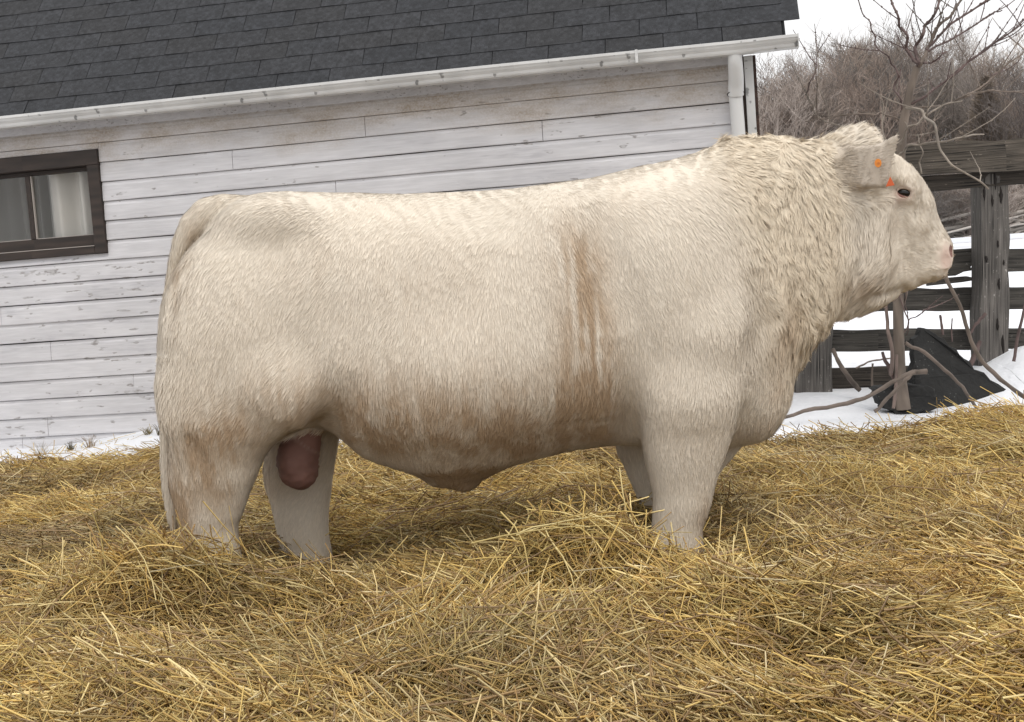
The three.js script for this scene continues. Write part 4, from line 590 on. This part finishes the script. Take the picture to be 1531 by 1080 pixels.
    const k = neckAt(x, y), headK = sstep(px2x(1300), px2x(1340), x), legK = 1 - sstep(0.2, 0.5, y);
    let [fx, fy] = flow(x, y); let d = V(fx, fy, (p.z > 0 ? 1 : -1) * 0.3 * Math.max(0, n.y) * (1 - headK));
    const wv = k * 0.85; const cn = noise(x * 24, y * 16, p.z * 16), ang = 0.28 * noise(x * 11, y * 11, p.z * 11) + wv * cn + (rng() - 0.5) * lerp(0.3, 0.6, k); d = V(d.x * Math.cos(ang) - d.y * Math.sin(ang), d.x * Math.sin(ang) + d.y * Math.cos(ang), d.z);
    d.addScaledVector(n, -d.dot(n)); if (d.lengthSq() < 1e-4) d.set(-1, 0, 0).addScaledVector(n, n.x); d.normalize();
    // the lock that the strand belongs to
    const cheekK = sstep(px2x(1240), px2x(1275), x), cs = lerp(lerp(lerp(0.0068, 0.0125, k), 0.012, cheekK), 0.009, headK), cx = Math.floor(q.x / cs), cy = Math.floor(q.y / cs / 1.3), cz = Math.floor(q.z / cs); let bd = 1e9, bc = null, bh = 0;
    for (let a = -1; a <= 1; a++) for (let b = -1; b <= 1; b++) for (let c = -1; c <= 1; c++) { const X = cx + a, Y = cy + b, Z = cz + c, hx_ = hash3(X, Y, Z), px_ = (X + hx_) * cs, py_ = (Y + hash3(Y, Z, X + 7)) * cs * 1.3, pz_ = (Z + hash3(Z + 3, X, Y)) * cs, dd = (px_ - q.x) ** 2 + (py_ - q.y) ** 2 + (pz_ - q.z) ** 2; if (dd < bd) { bd = dd; bc = [px_, py_, pz_]; bh = hash3(X + 11, Y + 5, Z); } }
    const ear = x > px2x(1262) && earN(x, y, Math.abs(p.z)) < 0.012; const toC = V(bc[0] - q.x, bc[1] - q.y, bc[2] - q.z); toC.addScaledVector(n, -toC.dot(n));
    const len = lerp(lerp(lerp(0.026, 0.038, k), 0.033, cheekK), 0.017, headK) * (0.65 + 0.5 * bh + 0.25 * rng()) * lerp(1, 0.8, legK) * (ear ? 0.42 : 1), lift = lerp(lerp(lerp(0.115, 0.15, k), 0.15, cheekK), 0.14, headK) * (0.7 + 0.8 * bh), clump = lerp(lerp(0.5, 0.58, k), 0.58, cheekK) * (1 - 0.4 * headK) * (ear ? 0.6 : 1), wid = lerp(lerp(0.0011, 0.00145, k), 0.0009, headK) * (0.7 + 0.6 * rng());
    const side = V().crossVectors(d, n).normalize(), c0 = coat(q), br = (lerp(0.94, 0.91, k) + lerp(0.12, 0.18, k) * bh) * (0.93 + 0.14 * rng()), cc = c0.map((z) => Math.min(0.88, z * br));
    const b0 = hp.length / 3, crest = 1 - 0.75 * sstep(0.5, 0.9, n.y), curlA = k * (bh - 0.5) * 1.8;
    for (let g = 0; g <= SEG; g++) {
      const t = g / SEG, o = p.clone().addScaledVector(n, -0.0006 + crest * len * lift * Math.sin(t * 2.2) * 0.8).addScaledVector(d, len * t).addScaledVector(toC, clump * Math.pow(t, 0.8)).addScaledVector(side, curlA * len * 0.35 * Math.sin(t * 2.6)), w = wid * (g === SEG ? 0 : 1 - 0.35 * t);
      const nn = n.clone().addScaledVector(d, -0.25 * t); nn.normalize(); const sgn = g === SEG ? [0] : [-1, 1];
      for (const e of sgn) { const h = o.clone().addScaledVector(side, e * w); hp.push(h.x, h.y, h.z); const m = nn.clone().addScaledVector(side, e * 0.45).normalize(); hn.push(m.x, m.y, m.z); const gg = 0.92 + 0.08 * t; hc.push(cc[0] * gg, cc[1] * gg, cc[2] * gg); }
    }
    for (let g = 0; g < SEG - 1; g++) { const z = b0 + g * 2; hi.push(z, z + 2, z + 1, z + 1, z + 2, z + 3); } const z = b0 + (SEG - 1) * 2; hi.push(z, z + 2, z + 1);
  }
  { // face every strand outwards
    const a = V(), b = V(), c = V(), n = V(); a.fromArray(hp, 3 * hi[0]); b.fromArray(hp, 3 * hi[1]); c.fromArray(hp, 3 * hi[2]); n.fromArray(hn, 3 * hi[0]); if (b.sub(a).cross(c.sub(a)).dot(n) < 0) for (let i = 0; i < hi.length; i += 3) { const t = hi[i + 1]; hi[i + 1] = hi[i + 2]; hi[i + 2] = t; }
    const g = new THREE.BufferGeometry(); g.setAttribute('position', new THREE.Float32BufferAttribute(hp, 3)); g.setAttribute('normal', new THREE.Float32BufferAttribute(hn, 3)); g.setAttribute('color', new THREE.Float32BufferAttribute(hc, 3)); g.setIndex(hi);
    part('coat', g, std({ vertexColors: true, roughness: 0.75 }), bull).userData.kind = 'stuff';
  }
  // --- eyes, tags
  for (const s of [1, -1]) {
    const e = new THREE.SphereGeometry(0.024, 24, 18), c = L(1352, 288, 0.1); e.scale(1.08, 0.72, 0.9); e.rotateZ(-0.35); e.translate(c.x - base.x, c.y, s * 0.0935); part('eye', e, std({ color: 0x0d0806, roughness: 0.08 }), bull);
    for (const [a0, a1, r, cl, dz] of [[-0.15, Math.PI + 0.15, 0.0058, [0.42, 0.33, 0.26], 0.004], [Math.PI - 0.1, 2 * Math.PI + 0.1, 0.0032, [0.30, 0.15, 0.12], -0.001]]) {
      const pts = []; for (let k = 0; k <= 14; k++) { const t = lerp(a0, a1, k / 14), X = 0.0255 * Math.cos(t), Y = (dz > 0 ? 0.0150 : 0.0145) * Math.sin(t); pts.push(V(c.x - base.x + X * 0.94 + Y * 0.34, c.y - X * 0.34 + Y * 0.94, s * (0.109 + dz - 0.008 * Math.cos(t) ** 2))); }
      part('eyelid', new Builder().tube(pts, (t) => r * (0.55 + 0.45 * Math.sin(Math.PI * t)), 8, cl).geo(), std({ vertexColors: true, roughness: 0.6 }), bull);
    }
  }
  const mTag = std({ color: new THREE.Color(0.66, 0.215, 0.02), roughness: 0.45 }), mRed = std({ color: new THREE.Color(0.52, 0.09, 0.015), roughness: 0.45 });
  { const w = earC(px2x(1306)) + 0.031, c = L(1313, 244, w); const g = new THREE.CylinderGeometry(0.0118, 0.0126, 0.005, 28); g.rotateX(Math.PI / 2); g.scale(0.85, 1.1, 1); g.rotateY(-0.35); g.translate(c.x - base.x, c.y, w); const tg = part('ear_tag', g, mTag, bull); const h = new THREE.CylinderGeometry(0.0035, 0.005, 0.009, 16); h.rotateX(Math.PI / 2); h.rotateY(-0.35); h.translate(c.x - base.x + 0.001, c.y, w + 0.001); part('stud', h, std({ color: new THREE.Color(0.5, 0.15, 0.02), roughness: 0.45 }), tg);
    const a = L(1331, 258, 0.215), s = new THREE.Shape(); [[1331, 265], [1337, 277], [1325, 279]].forEach(([x, y], i) => { const q = L(x, y, 0.262); i ? s.lineTo(q.x - base.x, q.y) : s.moveTo(q.x - base.x, q.y); }); const f = new THREE.ExtrudeGeometry(s, { depth: 0.0025, bevelEnabled: true, bevelSize: 0.001, bevelThickness: 0.001, bevelSegments: 1 }); f.translate(0, 0, 0.262); tag(part('ear_tag_flap', f, mRed, bull), 'orange red flap of the tag below the ear'); }
  shade(bull);
}
// ------------------------------------------------------------------ foreground bare tree, sticks, black slabs, weeds
const mTwig = std({ vertexColors: true, color: 0xffffff, roughness: 0.85 });
const BARK = [0.16, 0.128, 0.105], PALE = [0.24, 0.205, 0.17], RED = [0.115, 0.08, 0.074]; const TB = () => { const b = new Builder(); b.mottle = 0.4; return b; };
{
  const rng = rngOf(12), TZ = -6.6, base = at(1347, 604, TZ), tree = thing('bare_tree', 'small leafless tree with forking budded branches standing against the fence', 'tree', base.toArray());
  const P = (x, y, dz = 0) => at(x, y, TZ + dz).sub(base);
  const trunkPts = curve([P(1350, 612), P(1346, 560), P(1344, 500), P(1343, 430), P(1344, 340), P(1346, 250), P(1352, 180), P(1360, 140), P(1371, 100)], 24);
  part('trunk', TB().tube(trunkPts, (t) => 0.034 - 0.013 * t + 0.012 * Math.max(0, 0.12 - t) * 8, 10, [0.155, 0.125, 0.102]).geo(), mTwig, tree);
  function branch(list, R0, R1, col, twigs = 6, knobs = true, parent = tree) {
    const r0 = R0 * 0.74, r1 = R1 * 0.74, pts = curve(list.map((q) => P(...q)), list.length * 5), B = TB(), n = pts.length - 1;
    const wob = pts.map((p, i) => p.clone().add(V(0.008 * noise(i * 0.33, list[0][0], 1), 0.008 * noise(i * 0.33, list[0][0], 5), 0.05 * noise(i * 0.25, list[0][0], 9)))); wob[0] = pts[0];
    B.tube(wob, (t) => lerp(r0, r1, t), 6, col);
    if (knobs) for (let i = 3; i < n; i += 2) { const s = Math.min(lerp(r0, r1, i / n) * 1.7, lerp(r0, r1, i / n) + 0.0035), q = wob[i], d = wob[i + 1].clone().sub(wob[i - 1]).normalize(); B.tube([q.clone().addScaledVector(d, -s * 1.3), q.clone().add(V(0, s * 0.2, 0)), q.clone().addScaledVector(d, s * 1.4)], [s * 0.4, s, s * 0.35], 5, col); }
    const m = part('branch', B.geo(), mTwig, parent);
    for (let k = 0; k < twigs; k++) {
      const i = 2 + Math.floor((n - 3) * (k + rng()) / twigs), d = wob[i + 1].clone().sub(wob[i]).normalize(), s = V((rng() - 0.5) * 2, rng() * 1.3 - 0.2, (rng() - 0.5) * 2).normalize(), L = 0.14 + rng() * 0.28; const tp = [wob[i].clone()]; let dd = d.multiplyScalar(0.7).add(s.multiplyScalar(0.8)).normalize();
      for (let j = 0; j < 4; j++) { dd.add(V((rng() - 0.5) * 0.35, 0.08, (rng() - 0.5) * 0.35)).normalize(); tp.push(tp.at(-1).clone().addScaledVector(dd, L / 4)); }
      const tb = TB().tube(tp, (t) => lerp(Math.max(0.0032, lerp(r0, r1, i / n) * 0.42), 0.0016, t), 5, col); for (let j = 1; j < 4; j++) tb.tube([tp[j].clone().add(V(0, -0.006, 0)), tp[j].clone().add(V(0.001, 0.001, 0)), tp[j].clone().add(V(0, 0.008, 0))], [0.001, 0.005, 0.001], 4, col);
      part('twig', tb.geo(), mTwig, m);
    }
  }
  branch([[1371, 102], [1362, 75], [1355, 52], [1342, 30], [1332, -10]], 0.012, 0.008, RED, 3);
  branch([[1371, 100], [1373, 72], [1380, 50], [1392, 25], [1412, -12]], 0.013, 0.008, RED, 5);
  branch([[1372, 102], [1386, 75], [1402, 45], [1422, 20], [1452, -15]], 0.015, 0.008, BARK, 8);
  branch([[1386, 75], [1410, 48], [1440, 25], [1475, 2], [1500, -12]], 0.011, 0.006, RED, 7);
  branch([[1376, 96], [1396, 92], [1412, 80]], 0.009, 0.004, RED, 2);
  branch([[1384, 78], [1420, 62], [1452, 44], [1478, 26], [1502, 12]], 0.008, 0.004, RED, 6);
  branch([[1357, 158], [1392, 138], [1430, 108], [1470, 78], [1505, 52], [1540, 22]], 0.010, 0.005, RED, 8);
  branch([[1420, 115], [1462, 82], [1500, 58], [1545, 28]], 0.006, 0.003, RED, 4);
  branch([[1356, 162], [1400, 160], [1440, 146], [1480, 120], [1510, 95], [1545, 62]], 0.008, 0.004, BARK, 6);
  branch([[1440, 146], [1475, 138], [1505, 138], [1550, 142]], 0.007, 0.004, BARK, 4);
  branch([[1480, 112], [1505, 104], [1526, 88]], 0.004, 0.002, RED, 1);
  branch([[1356, 160, 0.08], [1380, 170, 0.25], [1396, 188, 0.4], [1406, 212, 0.5], [1424, 242, 0.55], [1452, 262, 0.55], [1482, 282, 0.55]], 0.012, 0.006, PALE, 3, false);
  branch([[1345, 232, 0.06], [1362, 218, 0.2], [1385, 213, 0.3], [1410, 212, 0.4], [1440, 204, 0.4], [1475, 198, 0.3]], 0.010, 0.005, PALE, 3, false);
  branch([[1345, 216, 0.05], [1362, 190, 0.15], [1380, 178, 0.2], [1402, 160, 0.2], [1438, 150, 0.2]], 0.009, 0.005, PALE, 4, false);
  branch([[1351, 178], [1330, 170], [1310, 170], [1275, 172], [1240, 176], [1205, 182]], 0.007, 0.003, BARK, 4, false);
  branch([[1353, 172], [1338, 140], [1345, 112], [1330, 95], [1316, 70], [1306, 48], [1296, 28], [1282, -8]], 0.007, 0.004, RED, 2);
  branch([[1344, 300], [1335, 240], [1322, 210], [1323, 170], [1322, 140]], 0.006, 0.003, PALE, 3, false);
  branch([[1310, 230], [1268, 192], [1232, 178], [1212, 158], [1206, 140]], 0.006, 0.003, PALE, 4, false);
  branch([[1205, 142], [1215, 110], [1226, 75], [1242, 48]], 0.005, 0.002, RED, 2);
  branch([[1378, 260, 0.1], [1378, 230, 0.1], [1378, 200, 0.1]], 0.006, 0.004, PALE, 0, false);
  branch([[1332, 560], [1330, 500], [1326, 450], [1322, 380]], 0.016, 0.010, [0.2, 0.15, 0.13], 1, false);
  branch([[1350, 520], [1351, 470], [1354, 420], [1352, 360]], 0.012, 0.007, [0.19, 0.15, 0.13], 1, false);
  branch([[1350, 500], [1366, 478], [1378, 466], [1400, 466]], 0.006, 0.002, RED, 3, false);
  branch([[1340, 428], [1352, 470], [1360, 500]], 0.006, 0.004, RED, 0, false);
  branch([[1342, 570], [1328, 545], [1318, 527]], 0.018, 0.012, RED, 0, false);
  shade(tree);
  // sticks lying about: each a thing of its own
  const stick = (label, list, r0, r1, col, z) => { const pts = list.map((q) => at(q[0], q[1], z + (q[2] ?? 0))), b = pts[0].clone(), c = curve(pts.map((p) => p.clone().sub(b)), list.length * 5).map((p, i) => p.add(V(0, 0.006 * noise(i * 0.5, r0 * 900, 3), 0))); const t = thing('fallen_branch', label, 'branch', b.toArray()); part('stem', TB().tube(c, (k) => lerp(r0, r1, k) * (0.86 + 0.16 * noise(k * 14, r0 * 700, 2)), 8, col).geo(), mTwig, t); return shade(t); };
  stick('long bare branch lying on the snow from the bull chest up to the black board', [[1158, 627], [1200, 616], [1250, 606], [1290, 596], [1330, 575], [1362, 559], [1386, 557]], 0.011, 0.017, [0.135, 0.108, 0.09], -6.35);
  stick('short forked branch propped below the end of the long branch on the snow', [[1308, 617], [1330, 594], [1352, 570], [1368, 556]], 0.012, 0.011, [0.135, 0.108, 0.09], -6.25);
  stick('straight bare pole leaning on the low dark rail beside the rotten post', [[1245, 522], [1258, 548], [1272, 568], [1286, 584]], 0.014, 0.018, [0.135, 0.108, 0.09], -7.0);
  stick('thin arching branch drooping across the face of the black board', [[1354, 514], [1382, 528], [1412, 552], [1440, 580], [1452, 598], [1462, 612]], 0.012, 0.010, [0.135, 0.108, 0.09], -6.45);
  stick('long bent sapling stem slanting from the bull muzzle down past the near post', [[1409, 400], [1420, 428], [1436, 458], [1446, 490], [1460, 527], [1480, 552], [1508, 577], [1540, 600]], 0.013, 0.012, [0.135, 0.108, 0.09], -6.3);
  stick('sawn stub of a branch tilted up beside the near fence post', [[1450, 500], [1462, 482], [1474, 470]], 0.008, 0.012, RED, -6.9);
  stick('upright thin shoot at the right edge beyond the near post', [[1516, 542], [1522, 505], [1531, 465], [1536, 440]], 0.012, 0.009, RED, -6.9);
  stick('dark red stub of a cut stem between the black board and the near post', [[1450, 548], [1458, 530], [1466, 510]], 0.02, 0.014, RED, -6.8);
  stick('short upright twig behind the black board left of the near post', [[1410, 500], [1408, 485], [1406, 472]], 0.009, 0.008, RED, -6.8);
  stick('thin upright twig behind the black board close to the near post', [[1424, 512], [1423, 495], [1424, 476]], 0.005, 0.004, RED, -6.8);
  stick('thin upright twig in front of the low dark rail near the tree foot', [[1305, 590], [1304, 565], [1305, 543]], 0.007, 0.006, BARK, -6.9);
  stick('low curved twig crossing the gap above the low dark rail', [[1280, 552], [1300, 541], [1320, 537], [1340, 535]], 0.006, 0.005, BARK, -6.8);
  stick('slender upright stem right in front of the tree foot', [[1336, 612], [1340, 570], [1341, 530]], 0.011, 0.009, [0.2, 0.15, 0.13], -6.35);
}
{ // black board and a low black shape against the fence
  const mBlack = std({ map: dtex(256, 256, (i, j) => { const f = fbm(i * 0.04, j * 0.04, 3, 5), s = hash3(i, j, 2) > 0.985 && f > 0.12 ? 95 : 0, v = 17 + 20 * f + s; return [v, v * 1.02, v]; }), bumpMap: snowBump, bumpScale: 0.015, roughness: 0.75 });
  function slab(name, label, z0, list, tilt, thick) {
    const pts = list.map(([x, y]) => at(x, y, z0)), c = pts.reduce((a, p) => a.add(p), V(0, 0, 0)).multiplyScalar(1 / pts.length); const sh = new THREE.Shape();
    const rim = []; pts.forEach((p, i) => { const q = pts[(i + 1) % pts.length]; for (let k = 0; k < 6; k++) rim.push(p.clone().lerp(q, k / 6).sub(c).add(V(0.013 * noise(i * 6 + k * 1.7, 1, 7), 0.013 * noise(i * 6 + k * 1.7, 4, 9), 0))); });
    rim.forEach((p, i) => i ? sh.lineTo(p.x, p.y) : sh.moveTo(p.x, p.y)); const g = new THREE.ExtrudeGeometry(sh, { depth: thick, bevelEnabled: true, bevelSize: 0.006, bevelThickness: 0.006, bevelSegments: 2 });
    g.translate(0, 0, -thick); const p = g.attributes.position; for (let i = 0; i < p.count; i++) p.setZ(i, p.getZ(i) - tilt * p.getY(i) + 0.02 * noise(p.getX(i) * 9, p.getY(i) * 9, 3)); g.computeVertexNormals();
    const m = part(name, metricUV(g), mBlack, scene); m.position.copy(c); return shade(tag(m, label, 'board'));
  }
  slab('black_slab', 'big rough black board leaning on its corner in front of the fence', -6.75, [[1374, 512], [1388, 492], [1412, 504], [1450, 545], [1508, 592], [1505, 607], [1440, 612], [1392, 612], [1362, 580]], 0.35, 0.06);
  slab('black_slab', 'low black shape at the tree foot left of the leaning board', -6.6, [[1312, 582], [1352, 576], [1398, 580], [1396, 612], [1340, 618], [1322, 606]], 0.3, 0.1);  // black shape filling the dark area left of the leaning board
}
{ // dry weeds in the snow at the foot of the barn
  const rng = rngOf(8), mw = std({ vertexColors: true, roughness: 0.9 });
  const tuft = (label, px, py, z, n, h, spread, col) => { const b = at(px, py, z); b.y = snowH(b.x, b.z) - 0.02; const t = thing('grass_tuft', label, 'weeds', b.toArray()); const B = TB(); for (let k = 0; k < n; k++) { const a = rng() * 6.28, l = h * (0.5 + rng() * 0.6), e = V(Math.cos(a) * spread * rng(), l, Math.sin(a) * spread * rng()), v = 0.6 + rng() * 0.7; B.tube([V(Math.cos(a) * 0.015, 0, Math.sin(a) * 0.015), e.clone().multiplyScalar(0.55).add(V(0, l * 0.15, 0)), e], (q) => 0.0016 * (1 - 0.6 * q), 3, [col[0] * v, col[1] * v, col[2] * v], false); } part('blades', B.geo(), mw, t).userData.kind = 'stuff'; shade(t); };
  tuft('dark dry grass tuft in the snow below the window end of the barn', 106, 676, -6.98, 46, 0.065, 0.045, [0.14, 0.12, 0.075]);
  tuft('tangled tan weeds next to the dark tuft at the barn foot', 136, 672, -6.96, 34, 0.085, 0.09, [0.33, 0.25, 0.17]);
  tuft('small dry grass tuft against the siding just left of the bull', 220, 643, -7.0, 36, 0.05, 0.06, [0.20, 0.16, 0.07]);
  tuft('sparse thin weeds at the barn foot near the left edge', 62, 676, -6.98, 24, 0.09, 0.1, [0.35, 0.29, 0.2]);
  tuft('dark weed clump half hidden by the bull tail at the barn foot', 241, 662, -6.95, 34, 0.07, 0.05, [0.14, 0.12, 0.07]);
}
renderer.render(scene, camera);
